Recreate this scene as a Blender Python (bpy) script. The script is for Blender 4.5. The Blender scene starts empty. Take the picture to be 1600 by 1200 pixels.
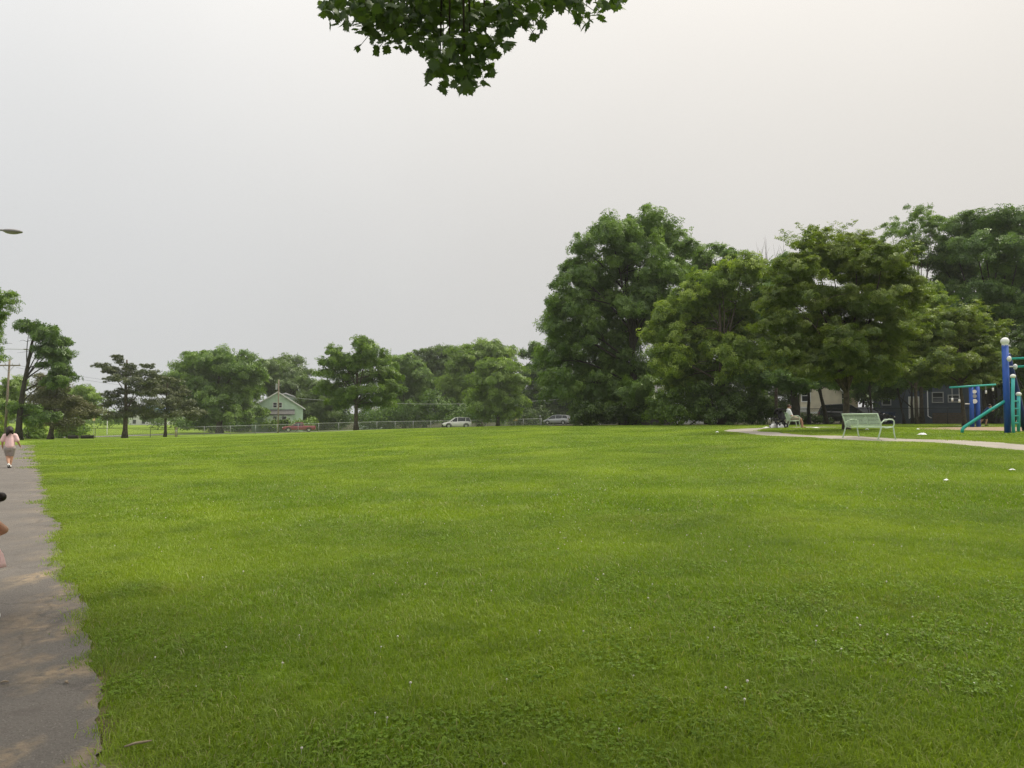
import bpy, math, random
import numpy as np
from mathutils import Vector, Matrix, Euler

# ------------------------------------------------------------------ camera, sky, sun, exposure
sc = bpy.context.scene
R = math.radians
FPX, CX, CY, HZ, CAMZ = 1170.0, 800.0, 600.0, 655.0, 1.5
PITCH = math.atan((HZ - CY) / FPX)
cam = bpy.data.cameras.new('camera'); camo = bpy.data.objects.new('camera', cam)
sc.collection.objects.link(camo); sc.camera = camo
cam.sensor_width = 36.0; cam.lens = FPX / 1600.0 * 36.0
cam.clip_start = 0.05; cam.clip_end = 8000
camo.location = (0, 0, CAMZ); camo.rotation_euler = (R(90) + PITCH, 0, 0)

SUN_AZ, SUN_EL = R(58), R(57)          # azimuth from +Y towards +X
SUN = Vector((math.sin(SUN_AZ) * math.cos(SUN_EL), math.cos(SUN_AZ) * math.cos(SUN_EL), math.sin(SUN_EL)))
world = bpy.data.worlds.new('World'); sc.world = world; world.use_nodes = True
wt = world.node_tree; wt.nodes.clear()
def wn(t, **k):
    n = wt.nodes.new(t)
    for a, b in k.items(): setattr(n, a, b)
    return n
def wl(a, b): wt.links.new(a, b)
wo = wn('ShaderNodeOutputWorld'); bg = wn('ShaderNodeBackground'); wl(bg.outputs[0], wo.inputs[0])
tc = wn('ShaderNodeTexCoord')
sky = wn('ShaderNodeTexSky', sky_type='NISHITA', sun_disc=False)
sky.sun_elevation = SUN_EL; sky.sun_rotation = SUN_AZ
sky.dust_density = 8.0; sky.air_density = 1.5; sky.ozone_density = 1.0
hs = wn('ShaderNodeHueSaturation'); hs.inputs['Saturation'].default_value = 0.12
wl(sky.outputs[0], hs.inputs['Color'])
skm = wn('ShaderNodeVectorMath', operation='SCALE'); wl(hs.outputs[0], skm.inputs[0]); skm.inputs['Scale'].default_value = 0.002
# cloud and smoke layer: pale grey, warmer round the veiled sun, brighter towards the zenith
dot = wn('ShaderNodeVectorMath', operation='DOT_PRODUCT'); wl(tc.outputs['Generated'], dot.inputs[0]); dot.inputs[1].default_value = SUN
mr = wn('ShaderNodeMapRange', interpolation_type='SMOOTHSTEP')
wl(dot.outputs['Value'], mr.inputs['Value']); mr.inputs['From Min'].default_value = 0.05; mr.inputs['From Max'].default_value = 1.0
mixc = wn('ShaderNodeMix', data_type='RGBA'); wl(mr.outputs[0], mixc.inputs[0])
mixc.inputs[6].default_value = (0.266, 0.269, 0.272, 1); mixc.inputs[7].default_value = (0.271, 0.257, 0.238, 1)
sx = wn('ShaderNodeSeparateXYZ'); wl(tc.outputs['Generated'], sx.inputs[0])
mz = wn('ShaderNodeMath', operation='MAXIMUM'); wl(sx.outputs['Z'], mz.inputs[0]); mz.inputs[1].default_value = 0.0
mq = wn('ShaderNodeMath', operation='MULTIPLY_ADD'); wl(mz.outputs[0], mq.inputs[0]); mq.inputs[1].default_value = 1.8; mq.inputs[2].default_value = 0.1
ma = wn('ShaderNodeMath', operation='MULTIPLY_ADD'); wl(mz.outputs[0], ma.inputs[0]); wl(mq.outputs[0], ma.inputs[1]); ma.inputs[2].default_value = 1.0
ov = wn('ShaderNodeVectorMath', operation='SCALE'); wl(mixc.outputs[2], ov.inputs[0]); wl(ma.outputs[0], ov.inputs['Scale'])
ad = wn('ShaderNodeVectorMath', operation='ADD'); wl(ov.outputs[0], ad.inputs[0]); wl(skm.outputs[0], ad.inputs[1])
cn = wn('ShaderNodeTexNoise'); cn.inputs['Scale'].default_value = 2.2; cn.inputs['Detail'].default_value = 5; wl(tc.outputs['Generated'], cn.inputs['Vector'])
cr = wn('ShaderNodeMapRange'); wl(cn.outputs[0], cr.inputs['Value']); cr.inputs['From Min'].default_value = .3; cr.inputs['From Max'].default_value = .7; cr.inputs['To Min'].default_value = .975; cr.inputs['To Max'].default_value = 1.025
cs_ = wn('ShaderNodeVectorMath', operation='SCALE'); wl(ad.outputs[0], cs_.inputs[0]); wl(cr.outputs[0], cs_.inputs['Scale'])
wl(cs_.outputs[0], bg.inputs['Color']); bg.inputs['Strength'].default_value = 1.0

sunl = bpy.data.lights.new('sun', 'SUN'); sunl.energy = 1.5; sunl.angle = R(14); sunl.color = (1.0, 0.92, 0.78)
suno = bpy.data.objects.new('sun', sunl); sc.collection.objects.link(suno)
suno.rotation_euler = (-SUN).to_track_quat('-Z', 'Y').to_euler(); suno.location = (60, 40, 80)

sc.view_settings.view_transform = 'Standard'; sc.view_settings.look = 'None'
sc.view_settings.exposure = 1.2; sc.view_settings.gamma = 1.0
sc.view_settings.use_curve_mapping = False
sc.cycles.use_denoising = True; sc.cycles.denoising_prefilter = 'NONE'
sc.cycles.max_bounces = 7; sc.cycles.diffuse_bounces = 3; sc.cycles.transmission_bounces = 4
sc.cycles.glossy_bounces = 2; sc.cycles.transparent_max_bounces = 6; sc.cycles.volume_bounces = 1

COL = sc.collection
rng = np.random.default_rng(11)
random.seed(5)

# ------------------------------------------------------------------ picture geometry helpers
def X(px, Y): return (px - CX) / FPX * Y
def Z(py, Y): return CAMZ + (HZ - py) / FPX * Y
# height of the ground: rows by bearing (pixel column), columns by distance
TB_P = np.array([-1200, -300, 0, 200, 435, 560, 735, 850, 1000, 1180, 1355, 1600, 2000, 2800], float)
TB_Y = np.array([-40, 0, 8, 15, 25, 40, 60, 80, 100, 125, 160, 220, 300], float)
TB_Z = np.array([
 [0, 0, 0, 0, 0, -.1, -.4, -.8, -1.1, -1.3, -1.2, -.6, 0],
 [0, 0, 0, 0, 0, -.05, -.35, -.75, -1.1, -1.3, -1.2, -.5, 0],
 [0, 0, 0, 0, 0, -.02, -.3, -.7, -1.05, -1.2, -1.0, -.3, .3],
 [0, 0, 0, .02, .03, 0, -.2, -.6, -1.02, -1.1, -1.0, -.3, .3],
 [0, 0, .02, .06, .10, .13, .10, -.16, -.5, -.85, -1.0, -.6, .3],
 [0, 0, .03, .10, .18, .30, .42, .36, .15, -.4, -.6, -.3, .3],
 [0, 0, .04, .15, .34, .62, .82, .72, .4, -.05, -.1, .2, .5],
 [0, 0, .05, .18, .42, .75, .97, .85, .6, .35, .3, .4, .6],
 [0, 0, .06, .24, .55, .87, 1.0, 1.0, .95, .9, .9, .9, .9],
 [0, 0, .07, .33, .72, .99, 1.05, 1.05, 1.05, 1.05, 1.05, 1.05, 1.05],
 [0, 0, .09, .38, .82, 1.0, 1.08, 1.1, 1.1, 1.1, 1.1, 1.1, 1.1],
 [0, 0, .12, .45, .90, 1.07, 1.12, 1.15, 1.15, 1.15, 1.15, 1.15, 1.15],
 [0, 0, .14, .5, .92, 1.1, 1.15, 1.15, 1.15, 1.15, 1.15, 1.15, 1.15],
 [0, 0, .14, .5, .92, 1.1, 1.15, 1.15, 1.15, 1.15, 1.15, 1.15, 1.15]])
GP = np.arange(-1200, 2801, 40.0); GY = np.arange(-40, 301, 2.0)
_t = np.array([np.interp(GY, TB_Y, r) for r in TB_Z])
GRID = np.array([np.interp(GP, TB_P, _t[:, j]) for j in range(len(GY))]).T
def _blur(a, ax, n):
    for _ in range(n):
        p = np.concatenate([np.take(a, [0], ax), a, np.take(a, [-1], ax)], ax)
        L = a.shape[ax]
        a = 0.25 * np.take(p, range(L), ax) + 0.5 * np.take(p, range(1, L + 1), ax) + 0.25 * np.take(p, range(2, L + 2), ax)
    return a
GRID = _blur(_blur(GRID, 0, 6), 1, 5)
def H(x, y):
    x = np.asarray(x, float); y = np.asarray(y, float)
    p = np.clip(x / np.maximum(y, 6.0) * FPX + CX, GP[0], GP[-1] - 1e-3); q = np.clip(y, GY[0], GY[-1] - 1e-3)
    a = (p - GP[0]) / 40.0; b = (q - GY[0]) / 2.0
    i = a.astype(int); j = b.astype(int); a = a - i; b = b - j
    z = (GRID[i, j] * (1 - a) + GRID[i + 1, j] * a) * (1 - b) + (GRID[i, j + 1] * (1 - a) + GRID[i + 1, j + 1] * a) * b
    near = np.clip(1.4 - np.abs(y) / 60.0, 0, 1)
    z = z + near * (.018 * np.sin(x * .9 + 1.3 * np.sin(y * .5)) + .014 * np.sin(y * 1.15 + .8 * np.sin(x * .7)))
    return z
def G(px, Y):
    x = X(px, Y); return Vector((x, Y, float(H(x, Y))))
def P(px, py, Y): return Vector((X(px, Y), Y, Z(py, Y)))

# ------------------------------------------------------------------ mesh helpers
def tag(o, label=None, cat=None, group=None, kind=None):
    if label: o['label'] = label
    if cat: o['category'] = cat
    if group: o['group'] = group
    if kind: o['kind'] = kind
    return o
def link(o, parent=None):
    COL.objects.link(o)
    if parent is not None: o.parent = parent
    return o
def empty(name, loc=(0, 0, 0), rz=0.0, parent=None):
    o = bpy.data.objects.new(name, None); o.location = loc; o.rotation_euler = (0, 0, rz); o.empty_display_size = .3
    return link(o, parent)
def np_mesh(name, V, F, mats, tint=None, smooth=False, attrs=None):
    """V (n,3), F list of equal sized face arrays [(m,k)...]"""
    me = bpy.data.meshes.new(name)
    V = np.asarray(V, np.float32); me.vertices.add(len(V)); me.vertices.foreach_set('co', V.ravel())
    idx = np.concatenate([f.ravel() for f in F]).astype(np.int32)
    tot = np.concatenate([np.full(len(f), f.shape[1]) for f in F]).astype(np.int32)
    st = np.concatenate([[0], np.cumsum(tot)[:-1]]).astype(np.int32)
    me.loops.add(len(idx)); me.loops.foreach_set('vertex_index', idx)
    me.polygons.add(len(tot)); me.polygons.foreach_set('loop_start', st); me.polygons.foreach_set('loop_total', tot)
    if smooth: me.polygons.foreach_set('use_smooth', np.ones(len(tot), bool))
    if tint is not None:
        a = me.attributes.new('tint', 'FLOAT', 'FACE'); a.data.foreach_set('value', np.asarray(tint, np.float32))
    for k, v in (attrs or {}).items():
        a = me.attributes.new(k, 'FLOAT', 'POINT'); a.data.foreach_set('value', np.asarray(v, np.float32))
    me.update(calc_edges=True); me.validate()
    for m in (mats if isinstance(mats, (list, tuple)) else [mats]): me.materials.append(m)
    return me
class MB:
    def __init__(s): s.v = []; s.f = []
    def add(s, vs, fs):
        n = len(s.v); s.v += [tuple(v) for v in vs]; s.f += [tuple(i + n for i in f) for f in fs]; return s
    def box(s, c, d, rot=None, bev=0.0):
        c = Vector(c); hx, hy, hz = d[0] / 2, d[1] / 2, d[2] / 2
        vs = [Vector((a * hx, b * hy, e * hz)) for e in (-1, 1) for b in (-1, 1) for a in (-1, 1)]
        if rot is not None: vs = [rot @ v for v in vs]
        return s.add([c + v for v in vs], [(0, 2, 3, 1), (4, 5, 7, 6), (0, 1, 5, 4), (2, 6, 7, 3), (0, 4, 6, 2), (1, 3, 7, 5)])
    def tube(s, pts, rad, n=8, cap=True):
        pts = [Vector(p) for p in pts]
        if not isinstance(rad, (list, tuple)): rad = [rad] * len(pts)
        rings = []; up = None
        for i, p in enumerate(pts):
            d = (pts[min(i + 1, len(pts) - 1)] - pts[max(i - 1, 0)]).normalized()
            if up is None:
                up = Vector((0, 0, 1)) if abs(d.z) < .9 else Vector((0, 1, 0))
            a = d.cross(up)
            if a.length < 1e-5: a = d.cross(Vector((1, .3, .2)))
            a.normalize(); b = a.cross(d).normalized(); up = b
            rings.append([p + (a * math.cos(2 * math.pi * k / n) + b * math.sin(2 * math.pi * k / n)) * rad[i] for k in range(n)])
        vs = [v for r in rings for v in r]; fs = []
        for i in range(len(pts) - 1):
            for k in range(n):
                fs.append((i * n + k, i * n + (k + 1) % n, (i + 1) * n + (k + 1) % n, (i + 1) * n + k))
        if cap:
            fs.append(tuple(range(n - 1, -1, -1))); fs.append(tuple((len(pts) - 1) * n + k for k in range(n)))
        return s.add(vs, fs)
    def ball(s, c, r, n=10, m=7, rot=None):
        c = Vector(c); r = Vector((r, r, r)) if not hasattr(r, '__len__') else Vector(r)
        vs = [Vector((0, 0, -r.z))]
        for i in range(1, m):
            t = -math.pi / 2 + math.pi * i / m
            for k in range(n):
                a = 2 * math.pi * k / n
                vs.append(Vector((r.x * math.cos(t) * math.cos(a), r.y * math.cos(t) * math.sin(a), r.z * math.sin(t))))
        vs.append(Vector((0, 0, r.z))); L = len(vs) - 1; fs = []
        for k in range(n):
            fs.append((0, 1 + (k + 1) % n, 1 + k)); fs.append((L, L - n + k, L - n + (k + 1) % n))
        for i in range(m - 2):
            for k in range(n):
                a = 1 + i * n
                fs.append((a + k, a + (k + 1) % n, a + n + (k + 1) % n, a + n + k))
        if rot is not None: vs = [rot @ v for v in vs]
        return s.add([c + v for v in vs], fs)
    def prism(s, poly, y0, y1):
        """polygon in x,z extruded along y"""
        n = len(poly); vs = [(a, y0, b) for a, b in poly] + [(a, y1, b) for a, b in poly]
        fs = [tuple(range(n)), tuple(range(2 * n - 1, n - 1, -1))] + [(i, i + n, (i + 1) % n + n, (i + 1) % n) for i in range(n)]
        return s.add(vs, fs)
    def build(s, name, mat, parent=None, smooth=False, bevel=0.0, loc=None):
        me = bpy.data.meshes.new(name); me.from_pydata(s.v, [], s.f); me.update()
        if smooth:
            me.polygons.foreach_set('use_smooth', np.ones(len(me.polygons), bool))
        me.materials.append(mat)
        o = bpy.data.objects.new(name, me); link(o, parent)
        if loc is not None: o.location = loc
        if bevel:
            m = o.modifiers.new('bevel', 'BEVEL'); m.width = bevel; m.segments = 2; m.limit_method = 'ANGLE'; m.angle_limit = R(35)
        return o
def copy_tree(o, parent=None):
    c = o.copy(); link(c, parent)
    for ch in o.children: copy_tree(ch, c)
    return c

# ------------------------------------------------------------------ materials
def mat(name, col, rough=.7, metal=0.0, spec=.3, noise=None, bump=None, emit=None):
    """noise = (scale, second colour, contrast lo, hi); bump = (scale, strength)"""
    m = bpy.data.materials.new(name); m.use_nodes = True; t = m.node_tree; b = t.nodes['Principled BSDF']
    b.inputs['Base Color'].default_value = (*col, 1); b.inputs['Roughness'].default_value = rough
    b.inputs['Metallic'].default_value = metal; b.inputs['Specular IOR Level'].default_value = spec
    co = t.nodes.new('ShaderNodeTexCoord')
    if noise:
        n = t.nodes.new('ShaderNodeTexNoise'); n.inputs['Scale'].default_value = noise[0]; n.inputs['Detail'].default_value = 5
        t.links.new(co.outputs['Object'], n.inputs['Vector'])
        r = t.nodes.new('ShaderNodeMapRange'); t.links.new(n.outputs[0], r.inputs[0])
        r.inputs['From Min'].default_value = noise[2] if len(noise) > 2 else .35; r.inputs['From Max'].default_value = noise[3] if len(noise) > 3 else .65
        x = t.nodes.new('ShaderNodeMix'); x.data_type = 'RGBA'; t.links.new(r.outputs[0], x.inputs[0])
        x.inputs[6].default_value = (*col, 1); x.inputs[7].default_value = (*noise[1], 1)
        t.links.new(x.outputs[2], b.inputs['Base Color'])
    if bump:
        n = t.nodes.new('ShaderNodeTexNoise'); n.inputs['Scale'].default_value = bump[0]; n.inputs['Detail'].default_value = 6
        t.links.new(co.outputs['Object'], n.inputs['Vector'])
        u = t.nodes.new('ShaderNodeBump'); u.inputs['Strength'].default_value = bump[1]; u.inputs['Distance'].default_value = .02
        t.links.new(n.outputs[0], u.inputs['Height']); t.links.new(u.outputs[0], b.inputs['Normal'])
    return m
def siding(name, col, step=.14):
    m = mat(name, col, .75, noise=(1.2, tuple(c * .82 for c in col))); t = m.node_tree; b = t.nodes['Principled BSDF']
    co = t.nodes.new('ShaderNodeTexCoord'); w = t.nodes.new('ShaderNodeTexWave'); w.wave_type = 'BANDS'; w.bands_direction = 'Z'; w.wave_profile = 'SAW'
    w.inputs['Scale'].default_value = 1 / step / 3.1416 * 1.0
    t.links.new(co.outputs['Object'], w.inputs['Vector'])
    u = t.nodes.new('ShaderNodeBump'); u.inputs['Strength'].default_value = .6; u.inputs['Distance'].default_value = .02
    t.links.new(w.outputs[0], u.inputs['Height']); t.links.new(u.outputs[0], b.inputs['Normal'])
    return m
def leaf_mat(name, dark, light, straw=None, trans=.35, gloss=.05, patch=None, rough=.45):
    """leaf colour differs leaf by leaf (attribute tint), patch = (scale, colour, amount)"""
    m = bpy.data.materials.new(name); m.use_nodes = True; t = m.node_tree; t.nodes.clear()
    o = t.nodes.new('ShaderNodeOutputMaterial'); a = t.nodes.new('ShaderNodeAttribute'); a.attribute_name = 'tint'
    r = t.nodes.new('ShaderNodeValToRGB'); t.links.new(a.outputs['Fac'], r.inputs[0])
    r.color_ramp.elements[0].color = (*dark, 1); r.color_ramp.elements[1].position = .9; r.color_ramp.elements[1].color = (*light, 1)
    if straw:
        e = r.color_ramp.elements.new(.93); e.color = (*straw, 1)
    c = r.outputs[0]
    if patch:
        g = t.nodes.new('ShaderNodeNewGeometry'); n = t.nodes.new('ShaderNodeTexNoise'); n.inputs['Scale'].default_value = patch[0]; n.inputs['Detail'].default_value = 3
        t.links.new(g.outputs['Position'], n.inputs['Vector'])
        q = t.nodes.new('ShaderNodeMapRange'); t.links.new(n.outputs[0], q.inputs[0]); q.inputs['From Min'].default_value = .42; q.inputs['From Max'].default_value = .66
        q.inputs['To Max'].default_value = patch[2]
        x = t.nodes.new('ShaderNodeMix'); x.data_type = 'RGBA'; t.links.new(q.outputs[0], x.inputs[0]); t.links.new(c, x.inputs[6]); x.inputs[7].default_value = (*patch[1], 1)
        c = x.outputs[2]
        if len(patch) > 3:
            n2 = t.nodes.new('ShaderNodeTexNoise'); n2.inputs['Scale'].default_value = patch[3]; n2.inputs['Detail'].default_value = 4
            t.links.new(g.outputs['Position'], n2.inputs['Vector'])
            q2 = t.nodes.new('ShaderNodeMapRange'); t.links.new(n2.outputs[0], q2.inputs[0]); q2.inputs['From Min'].default_value = .5; q2.inputs['From Max'].default_value = .72
            q2.inputs['To Max'].default_value = patch[5]
            x2 = t.nodes.new('ShaderNodeMix'); x2.data_type = 'RGBA'; t.links.new(q2.outputs[0], x2.inputs[0]); t.links.new(c, x2.inputs[6]); x2.inputs[7].default_value = (*patch[4], 1)
            c = x2.outputs[2]
        if len(patch) > 6:
            n3 = t.nodes.new('ShaderNodeTexNoise'); n3.inputs['Scale'].default_value = patch[6]; n3.inputs['Detail'].default_value = 6; n3.inputs['Roughness'].default_value = .7
            t.links.new(g.outputs['Position'], n3.inputs['Vector'])
            q3 = t.nodes.new('ShaderNodeMapRange'); t.links.new(n3.outputs[0], q3.inputs[0]); q3.inputs['From Min'].default_value = .56; q3.inputs['From Max'].default_value = .72; q3.inputs['To Max'].default_value = patch[8]
            x3 = t.nodes.new('ShaderNodeMix'); x3.data_type = 'RGBA'; t.links.new(q3.outputs[0], x3.inputs[0]); t.links.new(c, x3.inputs[6]); x3.inputs[7].default_value = (*patch[7], 1)
            c = x3.outputs[2]
    d = t.nodes.new('ShaderNodeBsdfDiffuse'); t.links.new(c, d.inputs['Color'])
    tr = t.nodes.new('ShaderNodeBsdfTranslucent')
    hv = t.nodes.new('ShaderNodeMix'); hv.data_type = 'RGBA'; hv.blend_type = 'MULTIPLY'; hv.inputs[0].default_value = 1
    t.links.new(c, hv.inputs[6]); hv.inputs[7].default_value = (1.15, 1.25, .55, 1); t.links.new(hv.outputs[2], tr.inputs['Color'])
    m1 = t.nodes.new('ShaderNodeMixShader'); m1.inputs[0].default_value = trans; t.links.new(d.outputs[0], m1.inputs[1]); t.links.new(tr.outputs[0], m1.inputs[2])
    out = m1
    if gloss:
        gl = t.nodes.new('ShaderNodeBsdfGlossy'); gl.inputs['Roughness'].default_value = rough; gl.inputs['Color'].default_value = (.8, .85, .8, 1)
        m2 = t.nodes.new('ShaderNodeMixShader'); m2.inputs[0].default_value = gloss
        t.links.new(m1.outputs[0], m2.inputs[1]); t.links.new(gl.outputs[0], m2.inputs[2]); out = m2
    t.links.new(out.outputs[0], o.inputs[0])
    return m

M = {}
M['bark'] = mat('bark', (.105, .083, .062), .9, noise=(6, (.05, .04, .03)), bump=(14, .8))
M['bark_dark'] = mat('bark_dark', (.05, .042, .034), .9, noise=(5, (.025, .02, .017)), bump=(12, .8))
M['bark_pine'] = mat('bark_pine', (.13, .095, .07), .9, noise=(5, (.06, .045, .035)), bump=(12, .8))
M['pole_wood'] = mat('pole_wood', (.26, .21, .16), .85, noise=(9, (.17, .14, .11)))
M['galv'] = mat('galvanised_steel', (.36, .375, .375), .55, .3)
M['black_metal'] = mat('black_metal', (.018, .018, .02), .5)
M['black_cloth'] = mat('black_cloth', (.015, .015, .018), .9)
M['white'] = mat('white_paint', (.78, .78, .75), .5)
M['green_paint'] = mat('pale_green_powder_coat', (.53, .65, .48), .5, noise=(9, (.44, .56, .40)))
M['blue_plastic'] = mat('blue_plastic', (.018, .075, .34), .4, noise=(5, (.022, .09, .38)))
M['navy_plastic'] = mat('navy_steel', (.012, .028, .13), .4)
M['teal_plastic'] = mat('teal_plastic', (.02, .32, .27), .4, noise=(5, (.025, .36, .30)))
M['ltblue'] = mat('turquoise_plastic', (.07, .45, .45), .4)
M['skin'] = mat('skin_tan', (.42, .235, .15), .55, spec=.35, noise=(6, (.46, .26, .17)))
M['skin_light'] = mat('skin_light', (.50, .27, .19), .55, spec=.35)
M['hair'] = mat('dark_hair', (.014, .010, .009), .5, noise=(40, (.03, .02, .016)))
M['hair_brown'] = mat('brown_hair', (.06, .03, .018), .6)
M['pink'] = mat('pink_cotton', (.80, .56, .56), .9, noise=(9, (.75, .49, .50)), bump=(30, .3))
M['grey_cotton'] = mat('pale_grey_cotton', (.68, .70, .72), .9, bump=(25, .3))
M['khaki'] = mat('khaki_cotton', (.33, .29, .22), .9, bump=(25, .3))
M['blue_cotton'] = mat('blue_cotton', (.05, .09, .24), .9)
M['rubber'] = mat('rubber', (.02, .02, .02), .8)
M['tyre'] = mat('tyre', (.018, .018, .018), .85)
M['glass'] = mat('dark_glass', (.02, .024, .026), .08, spec=.6)
M['chrome'] = mat('alloy', (.55, .55, .56), .35, .8)
M['lamp_red'] = mat('tail_lamp_red', (.35, .02, .02), .25)
M['lamp_clear'] = mat('head_lamp', (.7, .7, .68), .15)
M['roof'] = mat('roof_shingle', (.125, .125, .12), .9, noise=(4, (.085, .083, .08)), bump=(20, .5))
M['paper'] = mat('white_paper', (.82, .82, .8), .8)

# ------------------------------------------------------------------ ground sheet
PATH_R = lambda y: .43 - .645 * y            # the worn edge of the asphalt path on the lawn side
def wob(y): return .05 * np.sin(y * 1.3 + .4) + .03 * np.sin(y * 3.1 + 1.0) + .02 * np.sin(y * 7.7)
def path_d(x, y):                            # metres from the path edge, positive on the lawn
    return (x - PATH_R(y) - wob(y)) / math.sqrt(1 + .645 ** 2)
WALK = [(1850, 17.0), (1700, 19.0), (1600, 21.0), (1480, 23.6), (1355, 26.2), (1255, 29.6), (1192, 33.0), (1160, 36.5), (1172, 40.3), (1240, 43.0), (1300, 44.6), (1400, 46.0), (1560, 48.5)]
WALKP = np.array([(X(p, y), y) for p, y in WALK])
def smooth_line(p, n=12):
    p = np.asarray(p, float); o = []
    q = np.vstack([2 * p[0] - p[1], p, 2 * p[-1] - p[-2]])
    for i in range(1, len(q) - 2):
        for t in np.linspace(0, 1, n, endpoint=False):
            o.append(.5 * ((2 * q[i]) + (-q[i - 1] + q[i + 1]) * t + (2 * q[i - 1] - 5 * q[i] + 4 * q[i + 1] - q[i + 2]) * t * t + (-q[i - 1] + 3 * q[i] - 3 * q[i + 1] + q[i + 2]) * t ** 3))
    o.append(q[-2]); return np.array(o)
WALKS = smooth_line(WALKP)
def dist_line(x, y, L):
    d = np.full(len(x), 1e9)
    for a, b in zip(L[:-1], L[1:]):
        ab = b - a; t = np.clip(((x - a[0]) * ab[0] + (y - a[1]) * ab[1]) / (ab @ ab), 0, 1)
        d = np.minimum(d, np.hypot(x - a[0] - ab[0] * t, y - a[1] - ab[1] * t))
    return d
rows = np.concatenate([np.arange(-40, 2, 3), np.arange(2, 12, .16), np.arange(12, 22, .4), np.arange(22, 70, .8), np.arange(70, 170, 2.5), np.geomspace(170, 2500, 22)])
us = np.concatenate([-np.geomspace(8, .95, 10), np.arange(-.93, .93, .018), np.geomspace(.95, 8, 10)])
UU, YY = np.meshgrid(us, rows); XX = UU * np.maximum(YY, 6.0)
gx, gy = XX.ravel(), YY.ravel(); gz = H(gx, gy)
nr, nc = XX.shape
i, j = np.meshgrid(np.arange(nr - 1), np.arange(nc - 1), indexing='ij'); a = (i * nc + j).ravel()
GF = np.stack([a, a + 1, a + nc + 1, a + nc], 1)
dirt = np.clip(1 - path_d(gx, gy) / .75, 0, 1) * (gy < 20)
gpx = gx / np.maximum(gy, 6) * FPX + CX
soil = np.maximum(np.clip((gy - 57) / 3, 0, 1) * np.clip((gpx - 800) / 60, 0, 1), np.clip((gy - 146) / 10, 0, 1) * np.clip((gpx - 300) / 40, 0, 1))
gm = bpy.data.materials.new('lawn_ground'); gm.use_nodes = True; t = gm.node_tree; b = t.nodes['Principled BSDF']
b.inputs['Roughness'].default_value = .95; b.inputs['Specular IOR Level'].default_value = .1
def gnode(ty, **k):
    n = t.nodes.new(ty)
    for a_, v_ in k.items(): setattr(n, a_, v_)
    return n
geo = gnode('ShaderNodeNewGeometry')
def gnoise(s, d=4, lo=.4, hi=.6, squash=None):
    n = gnode('ShaderNodeTexNoise'); n.inputs['Scale'].default_value = s; n.inputs['Detail'].default_value = d
    if squash:
        mp = gnode('ShaderNodeMapping'); mp.inputs['Scale'].default_value = squash; t.links.new(geo.outputs['Position'], mp.inputs[0]); t.links.new(mp.outputs[0], n.inputs['Vector'])
    else: t.links.new(geo.outputs['Position'], n.inputs['Vector'])
    r = gnode('ShaderNodeMapRange'); r.inputs['From Min'].default_value = lo; r.inputs['From Max'].default_value = hi; t.links.new(n.outputs[0], r.inputs[0]); return r.outputs[0]
def gmix(f, c1, c2):
    x = gnode('ShaderNodeMix', data_type='RGBA')
    for s, v in ((0, f), (6, c1), (7, c2)):
        if hasattr(v, 'node'): t.links.new(v, x.inputs[s])
        elif s: x.inputs[s].default_value = (*v, 1)
        else: x.inputs[s].default_value = v
    return x.outputs[2]
def gattr(n):
    x = gnode('ShaderNodeAttribute'); x.attribute_name = n; return x.outputs['Fac']
def gmath(op, a_, b_):
    x = gnode('ShaderNodeMath', operation=op)
    for s, v in ((0, a_), (1, b_)):
        if hasattr(v, 'node'): t.links.new(v, x.inputs[s])
        else: x.inputs[s].default_value = v
    return x.outputs[0]
c = gmix(gnoise(.35, 5, .35, .68), (.125, .205, .016), (.215, .29, .034))
c = gmix(gmath('MULTIPLY', gnoise(3.5, 5, .45, .7), .6), c, (.075, .13, .014))
c = gmix(gmath('MULTIPLY', gnoise(40, 3, .5, .75), .5), c, (.06, .085, .016))
dn = gmath('MULTIPLY', gattr('dirt'), gnoise(2.2, 5, .25, .6))
c = gmix(dn, c, gmix(gnoise(9, 5), (.17, .13, .085), (.10, .08, .05)))
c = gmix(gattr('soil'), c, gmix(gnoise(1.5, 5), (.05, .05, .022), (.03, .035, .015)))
t.links.new(c, b.inputs['Base Color'])
bn = gnode('ShaderNodeTexNoise'); bn.inputs['Scale'].default_value = 25; bn.inputs['Detail'].default_value = 6; t.links.new(geo.outputs['Position'], bn.inputs['Vector'])
bu = gnode('ShaderNodeBump'); bu.inputs['Strength'].default_value = .7; bu.inputs['Distance'].default_value = .06
t.links.new(bn.outputs[0], bu.inputs['Height']); t.links.new(bu.outputs[0], b.inputs['Normal'])
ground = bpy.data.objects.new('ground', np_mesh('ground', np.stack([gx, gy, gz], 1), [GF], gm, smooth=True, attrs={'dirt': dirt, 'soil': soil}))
link(ground); tag(ground, 'open park lawn of mown green grass', kind='structure')

# asphalt path on the lawn's edge
pm = bpy.data.materials.new('worn_asphalt'); pm.use_nodes = True; t = pm.node_tree; b = t.nodes['Principled BSDF']; b.inputs['Roughness'].default_value = .9; b.inputs['Specular IOR Level'].default_value = .2
geo = gnode('ShaderNodeNewGeometry')
c = gmix(gnoise(1.3, 6, .35, .7), (.140, .129, .117), (.180, .165, .148))
c = gmix(gmath('MULTIPLY', gnoise(55, 3, .5, .7), .55), c, (.09, .078, .07))
c = gmix(gmath('MULTIPLY', gnoise(110, 2, .6, .68), .6), c, (.33, .30, .27))
c = gmix(gmath('MULTIPLY', gnoise(5, 4, .56, .72), .35), c, (.11, .095, .085))
sd = gmath('MULTIPLY', gmath('MULTIPLY', gattr('sand'), gnoise(2.6, 9, .46, .58, (1, .55, 1))), gnoise(17, 6, .30, .50))
c = gmix(sd, c, gmix(gnoise(14, 5), (.36, .285, .195), (.26, .205, .14)))
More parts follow.
